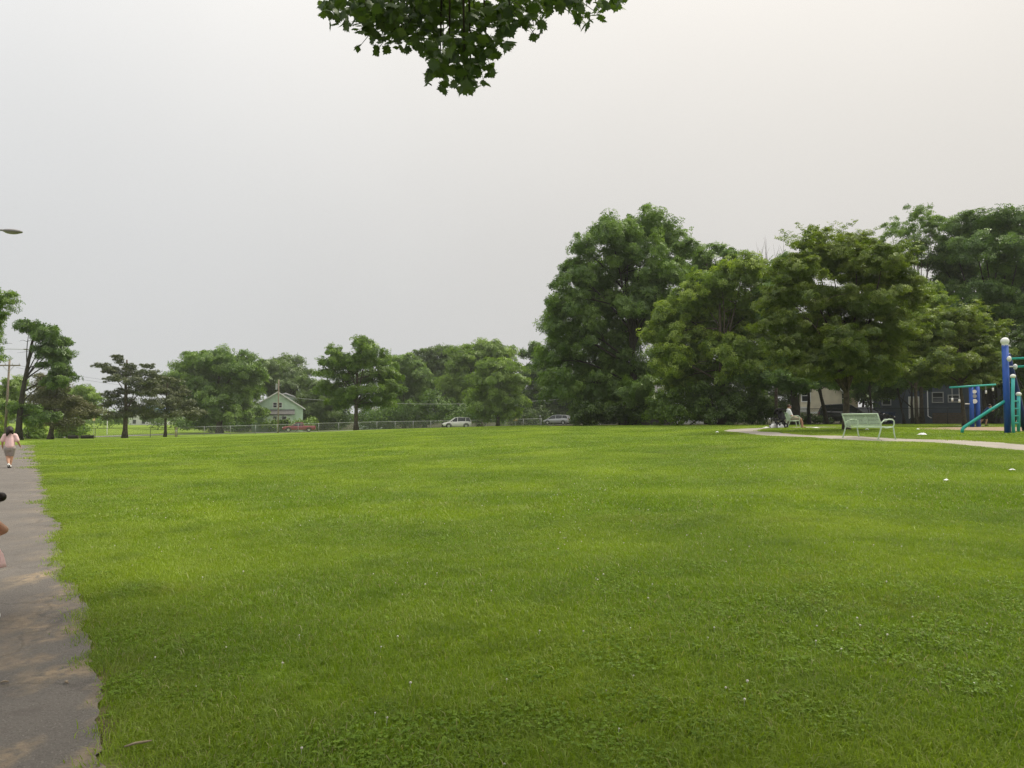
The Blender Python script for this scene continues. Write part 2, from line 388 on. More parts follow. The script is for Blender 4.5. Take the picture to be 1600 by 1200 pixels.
vo = gnode('ShaderNodeTexVoronoi', feature='DISTANCE_TO_EDGE'); vo.inputs['Scale'].default_value = .55
wp = gnode('ShaderNodeTexNoise'); wp.inputs['Scale'].default_value = 2.5; wp.inputs['Detail'].default_value = 6; t.links.new(geo.outputs['Position'], wp.inputs['Vector'])
wa = gnode('ShaderNodeVectorMath', operation='MULTIPLY_ADD'); t.links.new(wp.outputs['Color'], wa.inputs[0]); wa.inputs[1].default_value = (.7, .7, 0); t.links.new(geo.outputs['Position'], wa.inputs[2]); t.links.new(wa.outputs[0], vo.inputs['Vector'])
ck = gnode('ShaderNodeMapRange'); t.links.new(vo.outputs['Distance'], ck.inputs[0]); ck.inputs['From Min'].default_value = .004; ck.inputs['From Max'].default_value = .012; ck.inputs['To Min'].default_value = .28; ck.inputs['To Max'].default_value = 0
c = gmix(ck.outputs[0], c, (.06, .054, .048))
t.links.new(c, b.inputs['Base Color'])
bn = gnode('ShaderNodeTexNoise'); bn.inputs['Scale'].default_value = 90; bn.inputs['Detail'].default_value = 5; t.links.new(geo.outputs['Position'], bn.inputs['Vector'])
bu = gnode('ShaderNodeBump'); bu.inputs['Strength'].default_value = .8; bu.inputs['Distance'].default_value = .02
t.links.new(bn.outputs[0], bu.inputs['Height']); t.links.new(bu.outputs[0], b.inputs['Normal'])
ys = np.concatenate([np.arange(-6, 2, .5), np.arange(2, 14, .06), np.arange(14, 30, .15), np.arange(30, 46.5, .5)]); V = []; sand = []
ws = np.linspace(0, 1, 14)
for y in ys:
    xr = PATH_R(y) + float(wob(y)) + random.gauss(0, .012); wd = 2.9 + .03 * max(0, y - 20)
    for w in ws:
        x = xr - w * wd; V.append((x, y, float(H(x, y)) + .014)); sand.append(max(0.0, 1 - abs(w * wd - .22) / .55) * (1.0 if y < 7.5 else .25) + .02)
nr, nc = len(ys), len(ws)
i, j = np.meshgrid(np.arange(nr - 1), np.arange(nc - 1), indexing='ij'); a = (i * nc + j).ravel()
o = bpy.data.objects.new('asphalt_path', np_mesh('asphalt_path', V, [np.stack([a, a + nc, a + nc + 1, a + 1], 1)], pm, smooth=True, attrs={'sand': sand}))
tag(link(o), 'worn grey brown asphalt footpath along the lawn', kind='structure')
# the far end, where the path turns away past the big trunk
# pale concrete walk
M['concrete'] = mat('pale_concrete', (.33, .30, .255), .9, noise=(2.0, (.26, .235, .20)), bump=(40, .3))
def ribbon(name, L, w, m, dz, label, kind='structure', sub=3):
    V = []; L = np.asarray(L); d = np.gradient(L, axis=0); d /= np.linalg.norm(d, axis=1)[:, None]
    for p, e in zip(L, d):
        for k in np.linspace(-1, 1, sub + 1):
            q = p + np.array([-e[1], e[0]]) * w / 2 * k; V.append((q[0], q[1], float(H(q[0], q[1])) + dz))
    nr, nc = len(L), sub + 1
    i, j = np.meshgrid(np.arange(nr - 1), np.arange(nc - 1), indexing='ij'); a = (i * nc + j).ravel()
    o = bpy.data.objects.new(name, np_mesh(name, V, [np.stack([a, a + nc, a + nc + 1, a + 1], 1)], m, smooth=True))
    return tag(link(o), label, kind=kind)
ribbon('concrete_walk', WALKS, 1.75, M['concrete'], .022, 'pale concrete footpath curving past the benches')
M['road'] = mat('road_asphalt', (.20, .195, .185), .9, noise=(.6, (.16, .155, .15)))
ROAD = smooth_line([(X(p, y), y) for p, y in ((-900, 70), (-300, 88), (-100, 96), (60, 102), (150, 108), (275, 122), (440, 128), (600, 134), (720, 139), (880, 146), (1000, 150))], 6)
ribbon('road', ROAD, 6.5, M['road'], .05, 'grey asphalt street beyond the chain link fence', sub=5)
# wood chip bed under the play equipment
M['mulch'] = mat('wood_chips', (.34, .255, .175), .95, noise=(7, (.23, .165, .11)), bump=(30, 1.0))
mc = np.array([X(1655, 34.5), 34.5]); V = [(mc[0], mc[1], float(H(*mc)) + .03)]; n = 48
for rr in (.5, 1.0):
    for k in range(n):
        a = 2 * math.pi * k / n; r = rr * (1 + .08 * math.sin(3 * a) + .05 * math.sin(7 * a))
        x = mc[0] + 4.6 * r * math.cos(a); y = mc[1] + 8.2 * r * math.sin(a); V.append((x, y, float(H(x, y)) + .03))
F3 = np.array([(0, 1 + k, 1 + (k + 1) % n) for k in range(n)]); F4 = np.array([(1 + k, 1 + n + k, 1 + n + (k + 1) % n, 1 + (k + 1) % n) for k in range(n)])
o = bpy.data.objects.new('wood_chip_ground', np_mesh('wood_chip_ground', V, [F3, F4], M['mulch'])); tag(link(o), 'tan wood chip bed under the play equipment', kind='structure')

# ------------------------------------------------------------------ foliage engine
DIAMOND = (np.array([(-.5, 0, 0), (-.02, .36, .10), (.5, 0, -.05), (-.02, -.36, .10)], float), np.array([(0, 1, 2, 3)]))
_sv, _sf = [], []
for _x, _y, _a, _l in ((-.42, 0, .0, .30), (-.22, .05, 1.0, .34), (-.18, -.05, -1.05, .34), (.05, .04, .85, .34), (.10, -.04, -.8, .34), (.28, 0, .05, .36)):
    _c, _s = math.cos(_a), math.sin(_a); _n = len(_sv)
    for _u, _v, _w in ((0, 0, 0), (.5, .30, .06), (1, 0, -.10), (.5, -.30, .06)):
        _sv.append((_x + (_u * _c - _v * _s) * _l, _y + (_u * _s + _v * _c) * _l, _w * _l * 2 - .10 * (_x + .4) ** 2))
    _sf.append((_n, _n + 1, _n + 2, _n + 3))
SPRAY = (np.array(_sv), np.array(_sf))
NEEDLE = (np.array([(-.5, 0, 0), (0, .13, .03), (.5, 0, 0), (0, -.13, .03)], float), np.array([(0, 1, 2, 3)]))
_ml = [(-.62, .012), (-.40, .02), (-.42, .22), (-.30, .20), (-.26, .40), (-.16, .36), (-.08, .54), (.04, .40), (.14, .44), (.13, .24), (.30, .26), (.33, .10), (.52, 0)]
_mo = _ml + [(a, -b) for a, b in _ml[-2::-1]]
MAPLE = (np.array([(-.05, 0, .05)] + [(a, b, -.22 * b * b - .08 * abs(a)) for a, b in _mo]), np.array([(0, 1 + k, 1 + (k + 1) % len(_mo)) for k in range(len(_mo))]))
def unit(a): return a / (np.linalg.norm(a, axis=1)[:, None] + 1e-9)
def leaves(name, C, Nn, size, mt, tmpl=DIAMOND, tint=None, T=None):
    N = len(C); Nn = unit(Nn)
    Rr = rng.normal(size=(N, 3)) if T is None else T
    Tt = unit(Rr - (Rr * Nn).sum(1)[:, None] * Nn); B = np.cross(Nn, Tt)
    tv, tf = tmpl; s = np.asarray(size).reshape(-1, 1, 1) if np.ndim(size) else size
    V = C[:, None, :] + s * (tv[None, :, 0:1] * Tt[:, None, :] + tv[None, :, 1:2] * B[:, None, :] + tv[None, :, 2:3] * Nn[:, None, :])
    F = (tf[None] + (np.arange(N) * len(tv))[:, None, None]).reshape(-1, tf.shape[1])
    if tint is None: tint = rng.random(N)
    return np_mesh(name, V.reshape(-1, 3), [F], mt, tint=np.repeat(tint, len(tf)))
def ball_pts(n):
    d = unit(rng.normal(size=(n, 3))); return d * (rng.random((n, 1)) ** (1 / 3))
def crown_points(lobes, leaf, lai=3.0, clump=1.0, flat=.55, up=.7, rag=.12, inner=.22, droop=0.0):
    """lobes: rows of cx,cy,cz,rx,ry,rz in metres"""
    Cs, Ns, Ts = [], [], []
    for cx, cy, cz, rx, ry, rz in lobes:
        A = math.pi * rx * rz; N = int(3.2 * lai * A / (leaf * leaf * .35) * .92) + 20
        ni = int(N * inner)
        D = ball_pts(ni) * .72; Cs.append(np.array([cx, cy, cz]) + D * [rx, ry, rz]); Ns.append(rng.normal(size=(ni, 3)) + [0, 0, .4]); Ts.append(np.full(ni, .15))  # inner fill leaves tinted dark, shade inside the crown put into colour
        cr = clump * min(1.0, (rx + rz) / 2 / 1.6); m = max(5, int(4.2 * (rx * rz + rx * ry + ry * rz) / 3 / (cr * cr) * 1.15))
        k = max(6, (N - ni) // m)
        d = unit(rng.normal(size=(m * 2, 3))); keep = rng.random(m * 2) < np.clip(.95 + d[:, 2] * .55, .3, 1); d = d[keep][:m]; m = len(d)
        rad = .62 + .40 * rng.random(m) ** .6 + (rng.random(m) < .2) * rag
        cc = np.array([cx, cy, cz]) + d * rad[:, None] * [rx, ry, rz]
        cs = cr * rng.uniform(.4, 1.1, m); br = rng.uniform(-.34, .34, m)
        q = rng.normal(size=(m, k, 3)) * .42; ql = np.linalg.norm(q, axis=2, keepdims=True); q *= np.minimum(1, .95 / ql); q[..., 2] -= .18 * (q[..., 0] ** 2 + q[..., 1] ** 2)
        off = q * (cs[:, None, None] * [1, 1, flat])
        off[..., 2] -= droop * (q[..., 0] ** 2 + q[..., 1] ** 2) * cs[:, None]
        Cs.append((cc[:, None] + off).reshape(-1, 3))
        nn = d[:, None] * .6 + q * .6 + rng.normal(size=(m, k, 3)) * .6 + [0, 0, up * .6]
        Ns.append(nn.reshape(-1, 3)); Ts.append((np.repeat(br, k) + .45 + .28 * rng.normal(size=m * k)))
    return np.concatenate(Cs), np.concatenate(Ns), np.clip(np.concatenate(Ts), 0, 1)
def px_lobes(L, Y, spread=.5):
    """lobes given as picture column, row, half width, half height at the tree's own distance -> metres in the world"""
    out = []; s = Y / FPX; hw = max(l[2] for l in L) * s
    x0 = np.mean([l[0] for l in L])
    W = max(abs(l[0] - x0) + l[2] for l in L) * s
    for k, l in enumerate(L):
        rx, rz = l[2] * s * 1.1, l[3] * s * 1.12
        room = math.sqrt(max(0, W * W - (abs(l[0] - x0) * s) ** 2)) * spread
        dy = l[4] * s if len(l) > 4 else (random.uniform(-1, 1) * room)
        ym = Y + dy
        out.append((X(l[0], ym), ym, Z(l[1], ym), rx * ym / Y, (rx + rz) / 2 * 1.15, rz * ym / Y))
    return out
def trunk_mesh(base, top, r0, r1, lobes, bark, parent, limbs=True, lean=None, n=9, lr=.32, frac=(.35, .9), name='trunk'):
    mb = MB(); base = Vector(base); top = Vector(top); pts = []; rad = []
    k = 9
    for i in range(k + 1):
        f = i / k; p = base.lerp(top, f)
        if lean is not None: p = p + Vector(lean) * math.sin(f * math.pi)
        p += Vector((random.uniform(-1, 1), random.uniform(-1, 1), 0)) * r0 * .18 * (0 < i < k)
        fl = 1 + .55 * max(0, 1 - f * k / .8) if i == 0 else 1
        pts.append(p); rad.append((r0 * (1 - f) + r1 * f) * fl)
    pts[0] = pts[0] - Vector((0, 0, .25)); mb.tube(pts, rad, n)
    if limbs:
        for l in lobes:
            tgt = Vector(l[:3]); f = random.uniform(*frac); i = int(f * k)
            s = pts[i]
            if tgt.z < s.z - 1: s = pts[max(2, i - 3)]
            mid = s.lerp(tgt, .5) + Vector((0, 0, .12 * (tgt - s).length)) + Vector((random.uniform(-1, 1), random.uniform(-1, 1), 0)) * .08 * (tgt - s).length
            R0 = rad[i] * lr * 1.6
            q = []
            for t_ in np.linspace(0, 1, 6):
                q.append(s * (1 - t_) ** 2 + mid * 2 * t_ * (1 - t_) + tgt * t_ * t_)
            mb.tube(q, [R0 * (1 - .8 * t_) for t_ in np.linspace(0, 1, 6)], 6, cap=False)
            for _ in range(3):
                e = q[3] + Vector((random.gauss(0, 1) * l[3], random.gauss(0, 1) * l[4], random.uniform(.0, 1) * l[5])) * .6
                mb.tube([q[3], q[3].lerp(e, .5) + Vector((0, 0, .15)), e], [R0 * .35, R0 * .22, R0 * .08], 5, cap=False)
    return mb.build(name, bark, parent, smooth=True)
LEAFPX = 1 / 749.0
def tree(name, label, cat, px, Y, L, mt, trunk_px=8, top_py=None, lai=3.0, leafk=2.1, bark='bark', clump=None, flat=.55, up=.7, tmpl=None,
         group=None, limbs=True, lean=None, spread=.5, rag=.14, inner=.34, base=None, droop=0.0, lr=.32, frac=(.35, .9), extra=None, top_px=None):
    b = Vector(base) if base is not None else G(px, Y)
    root = empty(name, b); tag(root, label, cat, group)
    lob = px_lobes(L, Y, spread)
    zs = [l[2] for l in lob]
    top = P(top_px if top_px is not None else np.mean([l[0] for l in L]) * .5 + px * .5, top_py if top_py is not None else np.mean([l[1] for l in L]) - 5, Y)
    r0 = trunk_px / 2 * Y / FPX
    inv = Vector(b)
    tr = trunk_mesh(b, top, r0, r0 * .3, lob, M[bark], root, limbs, lean, lr=lr, frac=frac); tr.location = -inv
    leaf = leafk * Y * LEAFPX
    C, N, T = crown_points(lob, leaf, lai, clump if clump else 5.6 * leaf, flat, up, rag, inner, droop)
    if extra is not None:
        C2, N2 = extra; C = np.concatenate([C, C2]); N = np.concatenate([N, N2]); T = np.concatenate([T, rng.random(len(C2))])
    if tmpl is None:          # sprays of six leaflets
        pick = rng.random(len(C)) < .25; C, N, T = C[pick], N[pick], T[pick]
        out = unit(C - C.mean(0)); me = leaves('crown', C - np.array(inv), N, 2.75 * leaf * rng.uniform(.55, 1.3, len(C)), mt, SPRAY, T, out * .8 + rng.normal(size=C.shape) * .8 + [0, 0, -.45])
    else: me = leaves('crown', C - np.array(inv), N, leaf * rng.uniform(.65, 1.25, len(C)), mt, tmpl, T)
    o = bpy.data.objects.new('crown', me); link(o, root)
    return root
def bush(name, label, px, Y, L, mt, group=None, lai=2.6, leafk=2.0, cat='bush', flat=.8):
    b = G(px, Y); root = empty(name, b); tag(root, label, cat, group)
    lob = px_lobes(L, Y, .6); leaf = leafk * Y * LEAFPX
    C, N, T = crown_points(lob, leaf, lai, 5 * leaf, flat, .5, .15, .3)
    g = H(C[:, 0], C[:, 1]); C[:, 2] = np.maximum(C[:, 2], g + .02)
    me = leaves('foliage', C - np.array(b), N, leaf * rng.uniform(.6, 1.2, len(C)), mt, DIAMOND, T)
    link(bpy.data.objects.new('foliage', me), root)
    mb = MB()
    for l in lob:
        for _ in range(2):
            e = Vector(l[:3]) - b + Vector((random.uniform(-.4, .4) * l[3], random.uniform(-.4, .4) * l[4], l[5] * .3))
            mb.tube([(e.x * .3, e.y * .3, -.1), (e.x * .75, e.y * .75, e.z * .5), e], [.035, .025, .008], 5)
    mb.build('stems', M['bark_dark'], root)['kind'] = 'stuff'
    return root

F = {}
F['mid'] = leaf_mat('leaf_mid_green', (0.0739, 0.14, 0.0112), (0.1938, 0.2987, 0.0342))
F['blue'] = leaf_mat('leaf_blue_green', (0.0835, 0.1582, 0.0228), (0.2126, 0.322, 0.0567))
F['grey'] = leaf_mat('leaf_grey_green', (0.0739, 0.1254, 0.0291), (0.1653, 0.2394, 0.0638))
F['dark'] = leaf_mat('leaf_dark_green', (0.0506, 0.1076, 0.0127), (0.1417, 0.2383, 0.0334))
F['bright'] = leaf_mat('leaf_yellow_green', (0.112, 0.1904, 0.0112), (0.3021, 0.3933, 0.0388))
F['light'] = leaf_mat('leaf_light_green', (0.112, 0.1904, 0.0179), (0.2451, 0.3534, 0.0502))
F['zelkova'] = leaf_mat('leaf_zelkova', (0.081, 0.1316, 0.0127), (0.2319, 0.2989, 0.036), straw=(.15, .18, .035))
F['pine'] = leaf_mat('needles_olive', (0.052, 0.07, 0.022), (0.112, 0.125, 0.044), trans=.15)
F['pine_brown'] = leaf_mat('needles_brown_green', (0.074, 0.08, 0.028), (0.145, 0.14, 0.054), trans=.15)
F['maple'] = leaf_mat('leaf_overhead_maple', (0.0468, 0.0858, 0.0234), (0.0975, 0.1495, 0.039), trans=.30, gloss=.05)
F['deep'] = leaf_mat('leaf_deep_shade_shrub', (0.0407, 0.0791, 0.0113), (0.1017, 0.1672, 0.0249))  # darkest leaf green, for shrubs and backing trees

# ------------------------------------------------------------------ trees
# --- west side: street trees, pines and the big round maple
tree('street_tree', 'leafy tree end poking in at the frame edge above the utility pole', 'tree', -62, 45,
     [(-36, 468, 44, 22), (-62, 495, 56, 34), (-40, 488, 40, 14), (-66, 540, 54, 30), (-95, 460, 60, 40), (-48, 560, 46, 8)], F['blue'], 12, 520, leafk=1.9, lai=2.6)
tree('shade_tree', 'tall leaning tree with bare lower limbs and wind-swept dark crown', 'tree', 31, 76,
     [(44, 512, 17, 10, 0), (62, 516, 20, 12, 0), (74, 530, 22, 15, -5), (86, 547, 20, 17, 5), (93, 563, 14, 15, 0), (70, 548, 16, 10, 8), (96, 583, 16, 13, 4), (84, 594, 16, 12, -8), (66, 570, 8, 5, 0),
      (64, 652, 24, 9, 6), (38, 638, 22, 8, 10)], F['dark'], 10, 520, lai=3.0, leafk=1.9, bark='bark_dark', lean=(-.3, 0, 0), lr=.26, frac=(.5, .82), spread=.3)
tree('pine_tree', 'brownish green pine with rounded crown beside the dark leaning tree', 'tree', 80, 82,
     [(72, 598, 20, 14), (90, 606, 24, 16), (78, 622, 30, 14), (104, 628, 24, 16), (94, 645, 34, 13), (122, 642, 26, 12), (112, 660, 26, 10), (66, 640, 16, 12), (140, 648, 20, 9)],
     F['pine_brown'], 8, 600, tmpl=NEEDLE, lai=6.0, leafk=2.6, bark='bark_pine', flat=.45, up=.4, spread=.4)
tree('pine_tree', 'pine with open layered boughs and a tall bare reddish trunk', 'tree', 196, 92,
     [(184, 561, 10, 8), (158, 571, 12, 5), (170, 577, 15, 6), (205, 572, 10, 5), (196, 582, 22, 8), (230, 572, 12, 4), (222, 582, 17, 7), (178, 592, 18, 6), (213, 598, 26, 9), (238, 596, 14, 7), (195, 612, 16, 6), (226, 614, 26, 8),
      (168, 617, 10, 6), (186, 628, 22, 8), (166, 632, 10, 5), (205, 642, 26, 8), (232, 634, 20, 8), (182, 650, 20, 6)],
     F['pine'], 7.5, 562, tmpl=NEEDLE, lai=5.5, leafk=2.6, bark='bark_pine', flat=.4, up=.4, spread=.45, rag=.2, lr=.22, clump=1.0)
tree('pine_tree', 'low dark spreading pine between the open pine and the round maple', 'tree', 259, 100,
     [(250, 592, 16, 8), (268, 600, 18, 9), (246, 610, 20, 9), (274, 616, 22, 10), (252, 628, 26, 9), (286, 632, 24, 10), (264, 645, 32, 9), (298, 646, 22, 8), (232, 648, 20, 7)],
     F['pine'], 4.5, 592, tmpl=NEEDLE, lai=5.5, leafk=2.6, bark='bark_pine', flat=.4, up=.4, clump=1.0)
tree('maple_tree', 'broad round pale green maple next to the mint green house', 'tree', 344, 131,
     [(338, 562, 40, 18), (302, 572, 26, 18), (375, 575, 28, 22), (280, 588, 18, 14), (340, 592, 46, 26), (392, 600, 20, 26), (296, 612, 28, 20), (345, 625, 45, 22), (390, 638, 20, 20), (300, 642, 26, 13), (372, 650, 28, 10), (336, 650, 30, 9)],
     F['blue'], 10, 585, lai=3.2, leafk=1.9, clump=1.7)
tree('maple_tree', 'dark rounded tree rising behind the mint green house', 'tree', 446, 172,
     [(444, 572, 24, 15), (425, 580, 18, 16), (465, 584, 20, 16), (446, 596, 34, 16), (475, 600, 14, 14), (420, 606, 16, 14), (450, 618, 30, 12)], F['grey'], 6, 590, lai=3.2, leafk=1.8)
tree('shade_tree', 'dark tree crowding the side wall of the mint green house', 'tree', 484, 146,
     [(486, 604, 17, 16), (500, 618, 22, 18), (482, 632, 16, 16), (500, 646, 24, 13), (518, 630, 18, 22)], F['grey'], 5, 615, lai=3.0, leafk=1.8)
tree('shade_tree', 'lone lawn tree with feathery crown and dark trunk before the fence', 'tree', 557, 94,
     [(562, 538, 16, 11), (520, 548, 11, 8), (532, 560, 18, 9), (574, 553, 22, 13), (512, 568, 16, 8), (552, 570, 26, 12), (594, 566, 18, 9), (528, 586, 26, 11), (572, 590, 32, 14), (608, 586, 16, 9), (512, 608, 17, 10), (545, 612, 28, 12), (585, 614, 28, 12), (612, 608, 14, 10), (556, 628, 22, 9), (528, 628, 18, 8), (596, 630, 18, 7)],
     F['mid'], 7, 552, lai=2.7, leafk=1.8, rag=.22, clump=1.1, up=.5)
# --- far wood behind the fence
g = 'trees of the wood behind the fence'
tree('wood_tree', 'pale hazy tree just past the lone lawn tree crown', 'tree', 632, 150, [(628, 570, 24, 16), (645, 590, 24, 22), (618, 600, 20, 22), (636, 625, 30, 24), (612, 640, 20, 14)], F['blue'], 6, 590, group=g, leafk=1.8)
tree('wood_tree', 'grey green tree with low rounded top in the middle of the wood', 'tree', 664, 160, [(662, 566, 20, 16), (676, 580, 22, 18), (655, 596, 22, 22), (672, 620, 28, 24)], F['grey'], 6, 590, group=g, leafk=1.8)
tree('wood_tree', 'blue grey peaked tree showing over the middle of the wood', 'tree', 694, 158, [(690, 550, 14, 12), (708, 556, 14, 11), (698, 575, 22, 18), (694, 600, 24, 22), (700, 628, 26, 22)], F['grey'], 6, 575, group=g, leafk=1.8)
tree('wood_tree', 'wide yellowish green tree topping the wood above the white car', 'tree', 750, 142,
     [(752, 548, 28, 14), (728, 556, 22, 14), (780, 552, 20, 16), (710, 574, 20, 14), (748, 575, 34, 18), (722, 598, 28, 20), (790, 578, 16, 18), (745, 625, 36, 22), (708, 630, 24, 24)], F['light'], 8, 575, group=g, leafk=1.8, lai=3.2)
tree('wood_tree', 'bright yellow green tree standing forward of the dark wood', 'tree', 778, 118,
     [(770, 572, 24, 12), (795, 574, 18, 12), (752, 590, 18, 14), (782, 598, 32, 18), (806, 600, 16, 16), (752, 618, 22, 14), (788, 625, 30, 18), (756, 640, 22, 12), (800, 645, 20, 12)], F['light'], 6, 590, group=g, leafk=1.9, lai=3.0)
tree('wood_tree', 'dark dense tree filling the gap beside the tallest tree', 'tree', 834, 152,
     [(836, 552, 16, 14), (850, 572, 18, 20), (828, 585, 14, 20), (845, 610, 26, 24), (825, 630, 22, 20), (855, 640, 24, 18)], F['dark'], 6, 580, group=g, leafk=1.9)
for k, (px, Y, L, m, lab) in enumerate([
    (640, 138, [(620, 645, 26, 16), (645, 648, 22, 14), (600, 648, 20, 12)], 'dark', 'dark undergrowth bush below the pale hazy tree'),
    (700, 136, [(680, 640, 24, 20), (705, 644, 22, 18), (725, 646, 20, 14)], 'dark', 'dark bush under the wood behind the white car'),
    (745, 132, [(745, 646, 20, 14), (770, 650, 18, 12)], 'dark', 'low bush at the foot of the bright tree'),
    (820, 146, [(815, 646, 22, 16), (840, 650, 20, 12)], 'deep', 'dark bush where the chain link fence ends'),
    (520, 150, [(505, 655, 24, 14), (535, 654, 22, 14), (485, 658, 14, 12), (520, 664, 26, 7)], 'dark', 'low hedge bush beside the mint green house'),
    (450, 136, [(432, 664, 12, 5), (448, 662, 10, 6), (464, 664, 12, 5), (418, 664, 10, 5), (480, 662, 12, 8)], 'mid', 'scrubby bush under the porch windows of the green house'),
    (590, 146, [(572, 658, 16, 9), (600, 654, 18, 12), (590, 664, 26, 6)], 'dark', 'low bush beyond the trunk of the lone lawn tree')]):
    bush('bush', lab, px, Y, L, F[m])
# far tree line closing the horizon
lob = []
for k, px in enumerate(np.arange(-420, 860, 17.0)):
    Yf = 262 + 14 * math.sin(k * 1.7); zt = 652 - 5 * abs(math.sin(k * .9)) - 3 * math.sin(k * 2.3); s_ = Yf / FPX
    lob.append((X(px, Yf), Yf, Z((zt + 668) / 2, Yf), 12 * s_, 3.0, (672 - zt) / 2 * s_))
C, N, T = crown_points(lob, 1.0, 1.2, 2.4, .6, .6)
o = bpy.data.objects.new('far_treeline', leaves('far_treeline', C, N, rng.uniform(.7, 1.5, len(C)), F['grey'], DIAMOND, T)); tag(link(o), 'far low line of trees along the horizon beyond the street', 'treeline', kind='stuff')
# --- west background growth
tree('shade_tree', 'bright green tree behind the utility pole', 'tree', 6, 100, [(8, 612, 20, 14), (22, 604, 14, 14), (-12, 620, 24, 22), (12, 640, 22, 18), (30, 632, 14, 16)], F['light'], 6, 610, leafk=1.8)
tree('shade_tree', 'light green tree between the brownish pine and the open pine', 'tree', 132, 128, [(124, 612, 16, 11), (140, 620, 14, 12), (118, 632, 18, 14), (142, 640, 14, 12)], F['light'], 5, 620, leafk=1.8)
bush('bush', 'bright green bush between the leaning trunk and the brownish pine', 52, 90, [(48, 658, 12, 12), (60, 664, 13, 13), (44, 676, 12, 9), (62, 682, 14, 8)], F['light'])
bush('bush', 'dark leafy bush behind the brownish pine trunk', 112, 98, [(104, 668, 14, 13), (122, 666, 14, 14), (112, 678, 18, 8)], F['mid'])
bush('bush', 'yellow green bush at the foot of the utility pole', 0, 92, [(-6, 670, 14, 18), (8, 676, 12, 12), (-20, 680, 16, 14)], F['bright'])
bush('bush', 'distant roadside bush behind the open pine', 168, 190, [(160, 655, 12, 7), (176, 650, 10, 10), (190, 656, 12, 6)], F['blue'])
bush('bush', 'distant hedge bush under the low spreading pine', 250, 175, [(232, 654, 16, 7), (252, 655, 16, 6), (272, 653, 14, 8)], F['grey'])
bush('bush', 'shadowed hedge bush under the round maple', 350, 142, [(290, 664, 16, 9), (318, 665, 18, 9), (346, 666, 18, 8), (374, 665, 18, 9), (400, 664, 16, 10)], F['dark'])

# --- east side: tallest tree, bright maple, zelkovas, backing trees
tree('walnut_tree', 'tallest tree, towering dark green with a broken uneven top', 'tree', 992, 66,
     [(1018, 350, 36, 24), (955, 362, 38, 26), (1040, 378, 32, 26), (915, 388, 20, 22), (985, 388, 46, 26), (1075, 388, 16, 16), (900, 424, 30, 24), (950, 428, 44, 28), (1035, 424, 40, 26), (885, 466, 28, 24), (930, 470, 40, 28), (1000, 476, 38, 26), (868, 508, 22, 26), (910, 516, 42, 28), (965, 524, 42, 26),
      (870, 556, 30, 28), (925, 566, 48, 28), (985, 566, 34, 28), (880, 604, 34, 26), (940, 612, 50, 26), (995, 612, 30, 22), (928, 640, 26, 18), (1034, 466, 34, 26), (1024, 515, 34, 26), (1010, 440, 30, 20), (960, 480, 36, 24)],
     F['blue'], 14, 400, lai=2.7, leafk=2.0, bark='bark_dark', clump=1.0, flat=.75, rag=.18, spread=.55, lean=(.2, 0, 0))
tree('shade_tree', 'slimmer tree top showing between the tallest tree and the bright maple', 'tree', 1105, 70,
     [(1125, 388, 16, 8), (1142, 396, 13, 8), (1100, 398, 20, 12), (1110, 420, 34, 16), (1080, 430, 30, 20), (1125, 440, 30, 18), (1080, 470, 28, 20)], F['blue'], 8, 410, lai=2.5, leafk=2.0, rag=.2)
tree('maple_tree', 'bright yellow green maple with full tiered foliage before the dark trees', 'tree', 1128, 57,
     [(1165, 418, 36, 20), (1196, 432, 30, 24), (1128, 440, 36, 22), (1090, 466, 36, 22), (1150, 468, 44, 24), (1198, 474, 30, 26), (1060, 492, 34, 22), (1110, 504, 46, 26), (1172, 512, 44, 26), (1044, 524, 32, 22), (1088, 540, 44, 26), (1150, 548, 46, 26), (1200, 548, 26, 26),
      (1050, 562, 32, 22), (1106, 580, 42, 22), (1168, 586, 38, 20), (1056, 596, 26, 18)],
     F['bright'], 11, 470, lai=3.0, leafk=2.2, clump=.85, flat=.6, up=.9, spread=.5)
tree('shade_tree', 'dark tree with wide trunk shading the seated man', 'tree', 1243, 56,
     [(1220, 560, 34, 24), (1250, 570, 40, 24), (1200, 592, 34, 20), (1240, 598, 36, 16), (1290, 588, 30, 18), (1215, 470, 34, 40), (1240, 420, 26, 26)], F['dark'], 15, 540, bark='bark_dark', leafk=2.1)
tree('shade_tree', 'straight dark trunk tree before the cream house', 'tree', 1263, 60, [(1262, 548, 30, 22), (1280, 575, 30, 14), (1254, 585, 22, 12)], F['dark'], 6, 560, bark='bark_dark', leafk=2.0)
tree('shade_tree', 'leaning dark trunk tree crossing the cream house wall', 'tree', 1290, 58, [(1282, 560, 30, 20), (1305, 575, 28, 18), (1272, 588, 22, 9), (1302, 600, 18, 7)], F['mid'], 7, 565, bark='bark_dark', leafk=2.0, base=G(1292, 58), top_px=1272)
